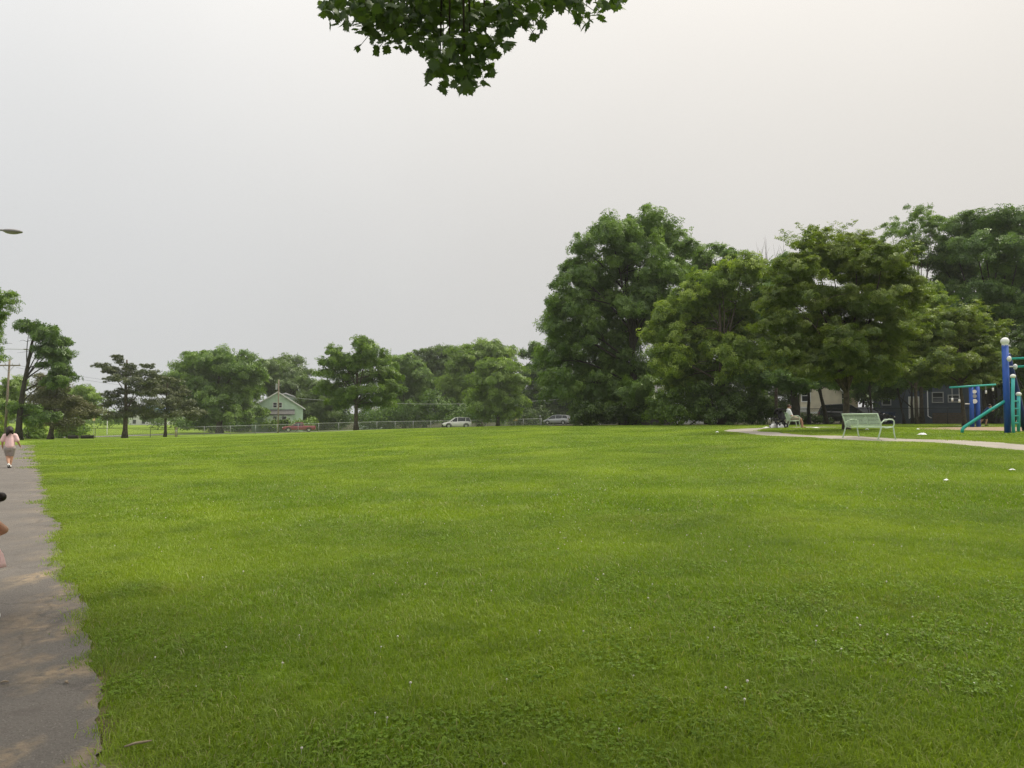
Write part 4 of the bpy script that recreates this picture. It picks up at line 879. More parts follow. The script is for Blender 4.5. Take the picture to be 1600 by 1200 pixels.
def car(name, label, loc, rz, paint, kind='suv', sc_=1.0, cat='car', lower=None):
    """x forward, origin on the ground at the middle"""
    root = empty(name, loc, rz); tag(root, label, cat); root.scale = (sc_,) * 3
    if kind == 'suv':   body = [(-2.2, .40, .95, .80), (-2.12, .32, 1.05, .88), (-1.6, .28, 1.08, .90), (0, .27, 1.03, .91), (.9, .28, 1.0, .90), (1.35, .30, .95, .89), (1.95, .34, .82, .84), (2.18, .42, .68, .74)]; cab = [(-2.12, 1.02, .82), (-1.85, 1.60, .66), (-.3, 1.68, .67), (.3, 1.60, .65), (1.15, 1.0, .80)]; wb = 1.34; wr = .35
    elif kind == 'van': body = [(-2.4, .38, 1.05, .86), (-2.3, .30, 1.10, .95), (-1.6, .27, 1.12, .97), (0, .26, 1.06, .98), (1.2, .27, 1.0, .97), (1.6, .30, .95, .94), (2.2, .34, .82, .88), (2.42, .42, .68, .78)]; cab = [(-2.34, 1.08, .88), (-2.15, 1.66, .74), (-.4, 1.76, .75), (.5, 1.64, .72), (1.6, 1.0, .86)]; wb = 1.5; wr = .34
    elif kind == 'truck': body = [(-2.7, .42, .98, .86), (-2.62, .38, 1.04, .90), (-1.6, .36, 1.04, .91), (-.4, .34, 1.03, .91), (.9, .34, 1.02, .91), (1.5, .36, .98, .90), (2.4, .40, .90, .86), (2.62, .46, .78, .80)]; cab = [(-.72, 1.02, .80), (-.62, 1.56, .68), (.1, 1.62, .68), (.45, 1.55, .66), (1.15, 1.01, .80)]; wb = 1.65; wr = .36
    else: body = [(-2.3, .42, .90, .78), (-2.2, .34, .98, .86), (-1.5, .28, 1.0, .89), (0, .27, .96, .90), (1.0, .28, .93, .89), (1.5, .30, .88, .88), (2.1, .34, .74, .82), (2.3, .42, .62, .72)]; cab = [(-1.9, .96, .80), (-1.2, 1.42, .62), (-.2, 1.47, .62), (.2, 1.42, .60), (1.15, .92, .78)]; wb = 1.36; wr = .32
    sec = []
    for x, z0, z1, w in body: sec.append((x, [(-w * .92, z0), (-w, z0 + .12), (-w, z1 - .18), (-w * .90, z1), (w * .90, z1), (w, z1 - .18), (w, z0 + .12), (w * .92, z0)]))
    b = loft(sec).build('body', paint, root, smooth=True, bevel=.03)
    rear, front = cab[0], cab[-1]
    sec = []
    for x, z, w in cab: sec.append((x, [(-w if z < 1.2 else -w, z), (w, z)]))
    # glasshouse from the profile, narrowing upwards
    zb = .94; prof = [(c[0], c[1]) for c in cab]; n = len(prof); wlow = .84 if kind != 'van' else .9; wtop = cab[2][2]
    def hw(z): return wlow + (wtop - wlow) * (z - zb) / (cab[2][1] - zb)
    vs = [(x, -hw(z), z) for x, z in prof] + [(x, hw(z), z) for x, z in prof]; fs = [tuple(range(n)), tuple(range(2 * n - 1, n - 1, -1))] + [(i, i + n, (i + 1) % n + n, (i + 1) % n) for i in range(n)]
    gh = MB().add(vs, fs).build('windows', M['glass'], root)
    rf = MB()
    for i in range(1, n - 2):     # roof skin
        (x0, z0), (x1, z1) = prof[i], prof[i + 1]; a_, c_ = hw(z0), hw(z1); e = .035
        rf.add([(x0, -a_ - .01, z0 - .03), (x1, -c_ - .01, z1 - .03), (x1, c_ + .01, z1 - .03), (x0, a_ + .01, z0 - .03), (x0, -a_ * .96, z0 + e), (x1, -c_ * .96, z1 + e), (x1, c_ * .96, z1 + e), (x0, a_ * .96, z0 + e)],
               [(0, 3, 2, 1), (4, 5, 6, 7), (0, 1, 5, 4), (2, 3, 7, 6), (0, 4, 7, 3), (1, 2, 6, 5)])
    rf.build('roof', paint, root)
    pil = MB()
    for sgn in (-1, 1):
        for (x0, z0), (x1, z1) in ((prof[0], prof[1]), (prof[-1], prof[-2])): pil.tube([(x0, sgn * (hw(z0) + .005), z0), (x1, sgn * (hw(z1) + .005), z1)], .045, 5)
        for xm in ([-.35] if kind == 'truck' else [-1.25, .0]): pil.tube([(xm, sgn * (hw(.95) + .005), .95), (xm - .06, sgn * (hw(cab[2][1]) + .005), cab[2][1] - .02)], .045, 5)
    pil.build('pillars', paint, root)
    for sx_ in (-1, 1):
        for sy in (-1, 1): wheel(root, sx_ * wb, sy * (body[3][3] - .10), wr, .22, sy)
    for sy in (-1, 1):
        arch = MB()
        for sx_ in (-1, 1):
            arch.tube([(sx_ * wb + (wr + .07) * math.cos(a), sy * (body[3][3] - .02), wr + (wr + .07) * math.sin(a)) for a in np.linspace(-.1, math.pi + .1, 12)], .05, 5)
        arch.build('wheel_arch', M['rubber'], root)
        MB().ball((body[-1][0] - .10, sy * body[-1][3] * .82, body[-1][2] - .02), (.16, .14, .08)).build('headlight', M['lamp_clear'], root, smooth=True)
        MB().box((body[0][0] + .04, sy * body[0][3] * .92, body[0][2] - .08), (.10, .10, .26)).build('tail_light', M['lamp_red'], root)
        MB().ball((cab[-1][0] - .35, sy * (wlow + .12), 1.02), (.07, .09, .07)).build('mirror', paint, root, smooth=True)
        MB().box((-.45, sy * (body[3][3] + .012), .88), (.18, .025, .035)).build('door_handle', M['chrome'], root)
    MB().box((body[-1][0] - .02, 0, .46), (.12, 1.3, .18)).build('bumper', M['rubber'], root, bevel=.02)
    if kind == 'truck':
        MB().box((-1.68, 0, 1.035), (1.75, 1.50, .03)).build('bed', M['rubber'], root)
    return root
M['maroon'] = mat('maroon_paint', (.24, .032, .05), .35, spec=.5); M['white_car'] = mat('white_car_paint', (.72, .71, .67), .3, spec=.5); M['silver'] = mat('silver_paint', (.36, .37, .37), .35, .4); M['black_car'] = mat('black_car_paint', (.012, .012, .014), .2, spec=.6)
def on_ground(px, Y, dz=0): q = G(px, Y); q.z += dz; return q
car('pickup_truck', 'maroon pickup truck on the street in front of the mint green house', on_ground(467.5, 126, .05), math.pi + R(14), M['maroon'], 'truck', cat='truck')
car('parked_car', 'white sport utility car parked by the chain link fence', on_ground(714, 116, .02), math.pi + R(10), M['white_car'], 'suv')
car('parked_car', 'silver minivan with dark front at the end of the chain link fence', on_ground(870, 138, .12), math.pi - R(22), M['silver'], 'van')
car('parked_car', 'dark sport utility car behind the empty bench and tree', on_ground(1322, 63.5, .02), R(-18), M['black_car'], 'suv')
car('parked_car', 'black low saloon car next to the cream house', on_ground(1352, 68, .02), R(-6), M['black_car'], 'sedan')

# ------------------------------------------------------------------ poles, wires, signs
def pole(px, Y, top_py, label, arm_py=None, arm=(-1, 1), top_px=None, r=.13, name='utility_pole'):
    b = G(px, Y); root = empty(name, b); tag(root, label, 'pole'); t_ = P(top_px or px, top_py, Y) - b
    MB().tube([(0, 0, -.3), t_ * .5, t_], [r, r * .88, r * .72], 10).build('post', M['pole_wood'], root, smooth=True)
    if arm_py:
        a = P(top_px or px, arm_py, Y) - b
        MB().box(a + Vector(((arm[0] + arm[1]) / 2, -.14, 0)), (arm[1] - arm[0], .10, .13)).build('crossarm', M['pole_wood'], root)
        for u in np.linspace(arm[0] + .1, arm[1] - .1, 4):
            MB().tube([a + Vector((u, -.14, .06)), a + Vector((u, -.14, .24))], [.05, .03], 6).build('insulator', M['galv'], root)
        for sg in (-1, 1): MB().tube([a + Vector((sg * .6, -.14, -.06)), a + Vector((0, -.1, -.7))], .025, 5).build('brace', M['galv'], root)
    return root, b
pole(9, 80, 561, 'wooden utility pole with crossarm behind the walking girl', 571, (-1.2, 1.25), top_px=13)
pr, pb = pole(435, 121, 593, 'wooden utility pole standing in front of the mint green house')
for py, dx in ((601, -.25), (606, -.2), (603, .35)):
    MB().tube([P(435, py, 121) - pb, P(435, py - 1, 121) - pb + Vector((dx * 1.6, -.1, .1))], .03, 5).build('bracket', M['galv'], pr)
MB().tube([P(435, 604, 121) - pb + Vector((-.3, -.15, -.5)), P(435, 600, 121) - pb + Vector((-.3, -.15, 0))], .16, 8).build('transformer', M['galv'], pr)
def wire(label, a, b, sag, r=.018, m=None):
    o = tag(MB().tube([Vector(a).lerp(Vector(b), t_) - Vector((0, 0, sag * 4 * t_ * (1 - t_))) - Vector(a) for t_ in np.linspace(0, 1, 14)], r, 4).build('overhead_wire', m or M['galv'], loc=a), label, 'wire', 'overhead wires')
    return o
wire('pale cable running in front of the wood from the pole by the green house', P(437, 620, 121), P(900, 622, 128), 1.1, .02)
wire('overhead wire from the crossarm pole going past the open pine', P(28, 571, 80), P(330, 604, 150), .8, .012, M['black_metal'])
wire('second overhead wire below the one past the open pine', P(24, 574, 80), P(330, 608, 150), .9, .012, M['black_metal'])
# cobra street lamps whose posts stand outside the picture
def street_lamp(label, base, arm_pts, head, r=.06, hl=.62):
    root = empty('street_lamp', base); tag(root, label, 'lamp'); b = Vector(base)
    MB().tube([(0, 0, -.2), Vector(arm_pts[0]) - b], [.11, .07], 9).build('post', M['galv'], root, smooth=True)
    MB().tube([Vector(p) - b for p in arm_pts], r * .6, 7).build('arm', M['galv'], root, smooth=True)
    h = Vector(head) - b; rot = Matrix.Rotation(R(4), 3, 'Y')
    MB().ball(h, (hl / 2, .15, .07), 12, 8, rot).build('lamp_head', mat('lamp_grey', (.22, .21, .21), .5), root, smooth=True)
    MB().ball(h + Vector((-.02, 0, -.035)), (hl * .36, .11, .06), 12, 8, rot).build('lens', mat('lamp_lens', (.30, .29, .28), .3), root, smooth=True)
Yl = 24
street_lamp('cobra street lamp head entering at the frame edge high above the path', G(-75, Yl), [P(-75, 380, Yl), P(-68, 362, Yl), P(-40, 355, Yl), P(8, 357, Yl)], P(11, 358.5, Yl), hl=.68)
Yl = 84
street_lamp('distant street lamp on a long thin arm above the crossarm pole', G(-8, Yl), [P(-8, 560, Yl), P(-4, 549, Yl), P(8, 545, Yl), P(34, 545.5, Yl)], P(38, 545.5, Yl), hl=.7)
# small street furniture along the far edge
q = G(276, 99); root = empty('bollard', q); tag(root, 'cream coloured bollard at the corner of the chain link fence', 'bollard')
MB().tube([(0, 0, -.2), (0, 0, 1.15)], .13, 12).build('post', mat('cream_paint', (.55, .48, .30), .7), root, smooth=True); MB().ball((0, 0, 1.15), (.13, .13, .09)).build('cap', bpy.data.materials['cream_paint'], root, smooth=True); MB().tube([(0, 0, .72), (0, 0, .88)], .134, 12).build('band', M['white'], root)
def rsign(px, py, Y, label, w, h, col, name):
    q = G(px, Y); root = empty('road_sign', q); tag(root, label, 'sign'); t_ = P(px, py, Y) - q
    MB().tube([(0, .03, -.2), (0, .03, t_.z + h / 2)], .03, 6).build('post', M['galv'], root); MB().box(t_, (w, .02, h)).build('sign_plate', mat(name, col, .5), root, bevel=.01)
rsign(70, 667, 110, 'small yellow sign in the bushes beside the brownish pine', .30, .55, (.65, .45, .10), 'sign_yellow')
rsign(147.5, 653, 118, 'yellow and white roadside sign left of the open pine', .40, .9, (.70, .55, .28), 'sign_pale')
q = G(168.5, 125); root = empty('marker_post', q); tag(root, 'tall pale post by the street beside the open pine', 'post'); MB().tube([(0, 0, -.2), (0, 0, Z(640, 125) - q.z)], .07, 8).build('shaft', M['white'], root); MB().ball((0, 0, Z(640, 125) - q.z), .09).build('cap', M['white'], root)
rsign(844, 650, 126, 'thin grey sign post at the end of the chain link fence', .25, .35, (.35, .36, .36), 'sign_grey')
rsign(805, 655, 130, 'dull yellow sign behind the chain link fence', .8, .6, (.28, .22, .07), 'sign_ochre')
# two cut logs lying on the grass by the dark fence
for px, L_, lab in ((116, 1.1, 'short dark log lying by the fence under the brownish pine'), (138, 1.4, 'longer dark log lying nearer the open pine')):
    q = G(px, 90); root = empty('log', q, R(12)); tag(root, lab, 'log')
    MB().tube([(-L_ / 2, 0, .20), (0, .03, .21), (L_ / 2, 0, .20)], [.21, .22, .20], 10).build('bark', M['bark_dark'], root, smooth=True); MB().tube([(L_ / 2, 0, .2), (L_ / 2 + .012, 0, .2)], .17, 10).build('cut_end', M['pole_wood'], root)
# wheeled bins by the slate house
for px, lab in ((1374, 'blue wheeled bin beside the slate house, nearer the dark cars'), (1391, 'blue wheeled bin beside the slate house, nearer the slim leaning tree')):
    q = G(px, 69); root = empty('wheeled_bin', q); tag(root, lab, 'bin', 'blue wheeled bins'); bl = mat('bin_blue', (.012, .04, .12), .5)
    MB().prism([(-.24, .05), (.24, .05), (.30, 1.0), (-.30, 1.0)], -.3, .3).build('body', bl, root, bevel=.02); MB().box((0, -.02, 1.04), (.66, .7, .07)).build('lid', bl, root, bevel=.02)
    for sg in (-1, 1): MB().tube([(sg * .22, .33, .1), (sg * .28, .33, .1)], .1, 10).build('wheel', M['rubber'], root)
    MB().tube([(-.25, .36, .98), (.25, .36, .98)], .02, 6).build('handle', M['rubber'], root)

# ------------------------------------------------------------------ benches
def bench(label, loc, rz, W=1.83):
    """faces +y (sitter looks along +y), back towards -y"""
    root = empty('park_bench', loc, rz); tag(root, label, 'bench')
    for sg in (-1, 1):
        x = sg * W / 2; mb = MB()
        # rear leg running up into the back stile
        MB().tube([(x, -.36, 0), (x, -.27, .25), (x, -.22, .43), (x, -.27, .62), (x, -.36, .86)], [.024, .024, .024, .022, .020], 7).build('rear_leg', M['green_paint'], root, smooth=True)
        # front leg and looped arm in one sweep
        MB().tube([(x, .33, 0), (x, .28, .22), (x, .25, .42), (x, .29, .52), (x, .29, .62), (x, .22, .675), (x, .08, .68), (x, -.10, .65), (x, -.22, .56), (x, -.245, .47)], .023, 7).build('arm_loop', M['green_paint'], root, smooth=True)
        MB().tube([(x, -.23, .42), (x, 0, .385), (x, .26, .42)], .02, 7).build('seat_rail', M['green_paint'], root, smooth=True)
        for y_ in (-.36, .33): MB().tube([(x, y_, 0), (x, y_, .012)], .045, 8).build('foot', M['green_paint'], root)
    s0 = MB().box((0, 0, 0), (W - .03, .032, .006)).build('slat', M['green_paint'], root)
    spots = []
    for k in range(9):
        f = k / 8; y_ = -.20 + .45 * f; spots.append((y_, .425 - .038 * math.sin(math.pi * f), 0))
    for k in range(8):
        f = k / 7; spots.append((-.235 - .10 * f, .47 + .33 * f, R(78 + 8 * f)))
    for k, (y_, z_, a) in enumerate(spots):
        c = s0 if k == 0 else s0.copy()
        if k: link(c, root)
        c.location = (0, y_, z_); c.rotation_euler = (a, 0, 0)
    MB().tube([(-W / 2, -.36, .86), (W / 2, -.36, .86)], .028, 8).build('top_rail', M['green_paint'], root, smooth=True)
    MB().tube([(-W / 2, .255, .415), (W / 2, .255, .415)], .02, 7).build('front_rail', M['green_paint'], root, smooth=True)
    for x in (-.3, .3): MB().tube([(x, -.24, .44), (x, -.29, .62), (x, -.35, .82)], .012, 5).build('back_strut', M['green_paint'], root)
    return root
B2 = on_ground(1356, 26.4, .022); bench('empty pale green metal bench seen from behind beside the concrete walk', B2, R(-77))
B1 = on_ground(1238, 43.2, .01); bench('pale green metal bench with the man seated on it', B1, R(-105))
# bare patch under the empty bench
# ------------------------------------------------------------------ people
def capsule(mb, p, q, r0, r1, n=10):
    p, q = Vector(p), Vector(q); mb.tube([p, p.lerp(q, .5), q], [r0, (r0 + r1) / 2, r1], n); mb.ball(p, r0, n, 6); mb.ball(q, r1, n, 6)
def chain(mb, pts, n=10):
    for (p, r0), (q, r1) in zip(pts[:-1], pts[1:]): capsule(mb, p, q, r0, r1, n)
def fleshed(mb, name, m, parent, vox=.012, smooth=6):
    o = mb.build(name, m, parent, smooth=True); r = o.modifiers.new('skin', 'REMESH'); r.mode = 'VOXEL'; r.voxel_size = vox; r.use_smooth_shade = True
    s_ = o.modifiers.new('relax', 'SMOOTH'); s_.factor = .5; s_.iterations = smooth
    return o
def hand(mb, w, d, side, k=1.0, curl=.5):
    """palm from wrist w along d, fingers unequal, thumb off the side"""
    w, d, side = Vector(w), Vector(d).normalized(), Vector(side).normalized(); nrm = d.cross(side).normalized()
    pe = w + d * .07 * k
    for u in (-.024, -.008, .008, .024): capsule(mb, w + side * u * .6 * k, pe + side * u * k, .012 * k, .011 * k, 6)
    for u, L in ((-.027, .048), (-.009, .062), (.009, .058), (.027, .046)):
        a = pe + side * u * k; b_ = a + (d + nrm * curl * .4) * L * .55 * k; c_ = b_ + (d * .8 + nrm * curl) * L * .5 * k
        chain(mb, [(a, .0085 * k), (b_, .008 * k), (c_, .0068 * k)], 6)
    a = w + d * .02 * k + side * .026 * k; b_ = a + (side * .7 + d * .6) * .035 * k; chain(mb, [(a, .011 * k), (b_, .0095 * k), (b_ + (d + nrm * curl * .3) * .03 * k, .008 * k)], 6)
def head(mb, c, r, fwd, up=(0, 0, 1)):
    c, f, u = Vector(c), Vector(fwd).normalized(), Vector(up); s_ = f.cross(u).normalized()
    mb.ball(c, (r * .80, r * .92, r * 1.05) if abs(f.y) > abs(f.x) else (r * .92, r * .80, r * 1.05), 14, 10)
    mb.ball(c + f * r * .35 - u * r * .55, r * .52, 10, 8)                       # jaw
    capsule(mb, c + f * r * .80 + u * r * .08, c + f * r * 1.02 - u * r * .18, r * .09, r * .14, 6)   # nose
    capsule(mb, c + f * r * .80 - u * r * .50 - s_ * r * .18, c + f * r * .80 - u * r * .50 + s_ * r * .18, r * .10, r * .10, 6)
    for g_ in (-1, 1): mb.ball(c + s_ * g_ * r * .80 - u * r * .05, (r * .12, r * .16, r * .22), 8, 6)
def eyes(parent, c, r, fwd, up=(0, 0, 1)):
    c, f, u = Vector(c), Vector(fwd).normalized(), Vector(up); s_ = f.cross(u).normalized()
    for g_ in (-1, 1): MB().ball(c + f * r * .76 + s_ * g_ * r * .33 + u * r * .08, r * .11, 8, 6).build('eye', M['hair'], parent, smooth=True)

# girl walking away along the path
Yg = 23.0; gl = on_ground(17.5, Yg, .014); ga = math.atan2(.645, 1.0)
girl = empty('person', gl, ga); tag(girl, 'girl in pink tee and grey striped shorts walking away along the path', 'person')
k = 1.0; mb = MB()
head(mb, (-.015, .02, 1.145), .098, (-.1, 1, -.1)); chain(mb, [((-.01, .0, 1.08), .045), ((0, 0, 1.0), .05)])
chain(mb, [((0, 0, .98), .085), ((0, .01, .85), .10), ((0, .0, .70), .10), ((0, 0, .62), .105)]); capsule(mb, (-.11, 0, .975), (.11, 0, .975), .05, .05)
capsule(mb, (-.06, 0, .62), (.06, 0, .62), .085, .085)
chain(mb, [((.145, 0, .965), .045), ((.20, -.02, .80), .036), ((.265, .05, .655), .025)]); hand(mb, (.268, .053, .65), (.30, .45, -.8), (0, 1, .4), .78)
chain(mb, [((-.145, 0, .965), .045), ((-.195, .01, .79), .036), ((-.185, .06, .63), .025)]); hand(mb, (-.185, .062, .625), (0, .25, -1), (0, 1, .2), .78)
chain(mb, [((.065, 0, .60), .085), ((.05, .05, .35), .055), ((.035, .04, .22), .050), ((.02, .02, .08), .034)])         # standing leg
chain(mb, [((-.065, 0, .60), .085), ((-.05, .10, .36), .055), ((-.03, -.03, .24), .050), ((-.01, -.16, .13), .034)])    # trailing leg
fleshed(mb, 'body', M['skin'], girl, .011, 5)
mb = MB(); chain(mb, [((0, 0, 1.0), .085), ((0, .01, .87), .122), ((0, 0, .72), .135), ((0, 0, .66), .14)]); capsule(mb, (-.12, 0, .985), (.12, 0, .985), .062, .062)
chain(mb, [((.135, 0, .975), .066), ((.185, -.015, .84), .066)]); chain(mb, [((-.135, 0, .975), .066), ((-.19, .005, .84), .066)])
fleshed(mb, 'tee_shirt', M['pink'], girl, .012, 4)
stripe = mat('grey_stripe_cotton', (.42, .37, .34), .9); t = stripe.node_tree; tcn = t.nodes.new('ShaderNodeTexCoord'); wv = t.nodes.new('ShaderNodeTexWave'); wv.bands_direction = 'Z'; wv.inputs['Scale'].default_value = 9; wv.inputs['Distortion'].default_value = 1.5
mx = t.nodes.new('ShaderNodeMix'); mx.data_type = 'RGBA'; mx.inputs[6].default_value = (.50, .45, .42, 1); mx.inputs[7].default_value = (.25, .20, .19, 1); t.links.new(tcn.outputs['Object'], wv.inputs['Vector']); t.links.new(wv.outputs['Fac'], mx.inputs[0]); t.links.new(mx.outputs[2], t.nodes['Principled BSDF'].inputs['Base Color'])
mb = MB(); chain(mb, [((0, 0, .68), .128), ((0, 0, .60), .128)]); capsule(mb, (-.06, 0, .61), (.06, 0, .61), .11, .11)
chain(mb, [((.065, 0, .60), .108), ((.05, .05, .40), .080)]); chain(mb, [((-.065, 0, .60), .108), ((-.05, .09, .41), .080)]); fleshed(mb, 'shorts', stripe, girl, .012, 4)
mb = MB(); mb.ball((-.018, -.005, 1.165), (.105, .112, .108), 14, 10); chain(mb, [((-.03, -.07, 1.15), .07), ((-.06, -.10, 1.07), .055), ((-.08, -.11, 1.0), .03), ((-.085, -.11, .96), .012)]); mb.ball((.03, -.08, 1.13), .06); chain(mb, [((.03, -.08, 1.12), .05), ((.07, -.10, 1.04), .025)])
fleshed(mb, 'hair', M['hair'], girl, .011, 3)
for (a_, c_) in (((.02, .0, .045), (.025, .13, .035)), ((-.01, -.19, .10), (0, -.10, .035))):
    sh = MB(); capsule(sh, a_, c_, .042, .036); o = fleshed(sh, 'shoe', M['white'], girl, .010, 3); mb = MB(); d_ = Vector(c_) - Vector(a_); mb.box((Vector(a_) + Vector(c_)) / 2 - Vector((0, 0, .032)), (.07, d_.length + .07, .018), Matrix.Rotation(math.atan2(d_.z, d_.y), 3, 'X')); mb.build('sole', M['rubber'], o)

# small child at the frame edge
Yk = 5.6; kl = on_ground(-21, Yk, .014); kid = empty('person', kl, R(112)); tag(kid, 'small dark haired child in pink dress cut off by the frame edge', 'person')
mb = MB(); head(mb, (0, .02, .90), .085, (-.2, 1, -.15)); chain(mb, [((0, 0, .83), .038), ((0, 0, .78), .042)])
chain(mb, [((0, 0, .75), .07), ((0, 0, .62), .085), ((0, 0, .48), .09)]); capsule(mb, (-.09, 0, .755), (.09, 0, .755), .042, .042)
chain(mb, [((.115, 0, .745), .040), ((.125, -.11, .645), .032), ((.10, .06, .56), .026)]); hand(mb, (.099, .064, .56), (-.2, 1, 0), (0, .2, 1), .68)
chain(mb, [((-.115, 0, .745), .040), ((-.125, -.11, .645), .032), ((-.10, .06, .57), .026)]); hand(mb, (-.099, .064, .57), (.2, 1, 0), (0, .2, 1), .68)
chain(mb, [((.05, 0, .46), .07), ((.05, .06, .27), .05), ((.05, 0, .06), .032)]); chain(mb, [((-.05, 0, .46), .07), ((-.05, .0, .27), .05), ((-.05, -.10, .09), .032)])
fleshed(mb, 'body', M['skin'], kid, .008, 4); eyes(kid, (0, .02, .90), .085, (-.2, 1, -.15))
dress = MB(); ring = []
for z_, r_ in ((.77, .085), (.70, .105), (.60, .108), (.54, .108), (.48, .135), (.42, .150), (.385, .158)):
    ring.append((z_, r_))
n = 28; vs = []; fs = []
for z_, r_ in ring:
    for q_ in range(n):
        a = 2 * math.pi * q_ / n; f_ = 1 + (.09 * math.sin(a * 7) if z_ < .5 else 0); vs.append((r_ * f_ * math.cos(a), r_ * f_ * .9 * math.sin(a), z_))
for i_ in range(len(ring) - 1):
    for q_ in range(n): fs.append((i_ * n + q_, i_ * n + (q_ + 1) % n, (i_ + 1) * n + (q_ + 1) % n, (i_ + 1) * n + q_))
do = dress.add(vs, fs).build('dress', M['pink'], kid, smooth=True); sd_ = do.modifiers.new('cloth', 'SOLIDIFY'); sd_.thickness = .006
mb = MB(); mb.ball((0, -.008, .918), (.090, .098, .092), 14, 10); mb.ball((0, -.05, .885), (.075, .06, .07)); fleshed(mb, 'hair', M['hair'], kid, .007, 3)
hb_ = fleshed(MB().ball((.02, -.108, .905), (.040, .036, .036), 12, 8), 'hair_bun', M['hair'], kid, .006, 2)
MB().tube([(.02 + .032 * math.cos(a), -.092 + .0 * a, .905 + .032 * math.sin(a)) for a in np.linspace(0, 2 * math.pi, 14)], .009, 6).build('hair_tie', mat('olive_ribbon', (.10, .12, .05), .8), kid)
for x_, y_ in ((.05, .03), (-.05, -.07)):
    sh = MB(); capsule(sh, (x_, y_ - .04, .04), (x_, y_ + .07, .032), .035, .03); fleshed(sh, 'shoe', M['white'], kid, .009, 3)

# man seated on the far bench (faces the bench's +y)
man = empty('person', B1, R(-105)); tag(man, 'man in pale grey tee and khaki shorts seated on the bench', 'person')
mb = MB(); head(mb, (0, -.17, 1.21), .112, (0, 1, -.05)); chain(mb, [((0, -.20, 1.10), .055), ((0, -.21, 1.03), .06)])
chain(mb, [((0, -.21, .98), .125), ((0, -.17, .80), .14), ((0, -.08, .56), .13)]); capsule(mb, (-.15, -.2, .99), (.15, -.2, .99), .07, .07); capsule(mb, (-.08, -.06, .53), (.08, -.06, .53), .10, .10)
for sg in (-1, 1):
    chain(mb, [((sg * .20, -.20, .97), .058), ((sg * .25, -.10, .70), .046), ((sg * .09, .14, .63), .033)]); hand(mb, (sg * .088, .142, .63), (-sg * .5, 1, -.15), (0, .15, 1), 1.0)
    chain(mb, [((sg * .10, -.04, .53), .095), ((sg * .13, .42, .52), .065), ((sg * .13, .50, .30), .058), ((sg * .13, .52, .08), .04)])
fleshed(mb, 'body', M['skin_light'], man, .016, 4)
mb = MB(); chain(mb, [((0, -.21, 1.0), .135), ((0, -.17, .80), .165), ((0, -.09, .60), .158)]); capsule(mb, (-.16, -.2, 1.0), (.16, -.2, 1.0), .082, .082)
for sg in (-1, 1): chain(mb, [((sg * .20, -.20, .98), .08), ((sg * .24, -.12, .77), .075)])
fleshed(mb, 'tee_shirt', M['grey_cotton'], man, .016, 4)
mb = MB(); capsule(mb, (-.09, -.07, .54), (.09, -.07, .54), .13, .13)
for sg in (-1, 1): chain(mb, [((sg * .10, -.04, .54), .115), ((sg * .13, .36, .53), .09)])
fleshed(mb, 'shorts', M['khaki'], man, .016, 4)
mb = MB(); mb.ball((0, -.185, 1.25), (.098, .112, .095), 14, 10); fleshed(mb, 'hair', M['hair_brown'], man, .012, 3)
mb = MB(); mb.ball((0, -.105, 1.145), (.062, .060, .048), 12, 8); fleshed(mb, 'beard', M['hair_brown'], man, .010, 2)
for sg in (-1, 1):
    sh = MB(); capsule(sh, (sg * .13, .50, .045), (sg * .13, .66, .038), .048, .042); fleshed(sh, 'shoe', mat('tan_shoe', (.40, .26, .17), .8), man, .012, 3)
eyes(man, (0, -.17, 1.21), .112, (0, 1, -.05))

# child leaning into the exercise frame
Yp = 46; yl = on_ground(1538, Yp, .03); yk = empty('person', yl, R(-104)); tag(yk, 'person in blue top and dark shorts bending forward at the play equipment', 'person')
mb = MB(); head(mb, (0, .30, 1.20), .10, (0, 1, -.3)); chain(mb, [((0, .26, 1.12), .045), ((0, .20, 1.06), .05)])
chain(mb, [((0, .17, 1.03), .095), ((0, .08, .88), .11), ((0, -.04, .70), .105)]); capsule(mb, (-.12, .18, 1.03), (.12, .18, 1.03), .05, .05); capsule(mb, (-.07, -.05, .68), (.07, -.05, .68), .09, .09)
for sg in (-1, 1):
    chain(mb, [((sg * .15, .18, 1.02), .045), ((sg * .18, .36, .90), .036), ((sg * .14, .50, 1.02), .026)]); hand(mb, (sg * .14, .503, 1.02), (0, .6, 1), (1, 0, 0), .85)
chain(mb, [((.07, -.05, .66), .085), ((.08, .08, .38), .055), ((.08, .02, .09), .034)]); chain(mb, [((-.07, -.05, .66), .085), ((-.08, -.10, .38), .055), ((-.08, -.28, .12), .034)])
fleshed(mb, 'body', M['skin_light'], yk, .014, 4)
mb = MB(); chain(mb, [((0, .18, 1.05), .10), ((0, .08, .88), .135), ((0, -.03, .74), .128)]); capsule(mb, (-.13, .18, 1.04), (.13, .18, 1.04), .062, .062)
for sg in (-1, 1): chain(mb, [((sg * .15, .18, 1.03), .062), ((sg * .18, .30, .95), .058)])
fleshed(mb, 'tee_shirt', M['blue_cotton'], yk, .014, 4)
mb = MB(); capsule(mb, (-.07, -.05, .68), (.07, -.05, .68), .12, .12); chain(mb, [((.07, -.05, .66), .105), ((.08, .06, .46), .08)]); chain(mb, [((-.07, -.05, .66), .105), ((-.08, -.09, .46), .08)]); fleshed(mb, 'shorts', M['black_cloth'], yk, .014, 4)
mb = MB(); mb.ball((0, .28, 1.235), (.09, .102, .09), 12, 8); fleshed(mb, 'hair', M['hair'], yk, .012, 3)
for x_, y_, z_ in ((.08, .02, .04), (-.08, -.30, .07)):
    sh = MB(); capsule(sh, (x_, y_ - .03, z_), (x_, y_ + .11, z_ - .01), .045, .038); fleshed(sh, 'shoe', M['black_cloth'], yk, .012, 3)

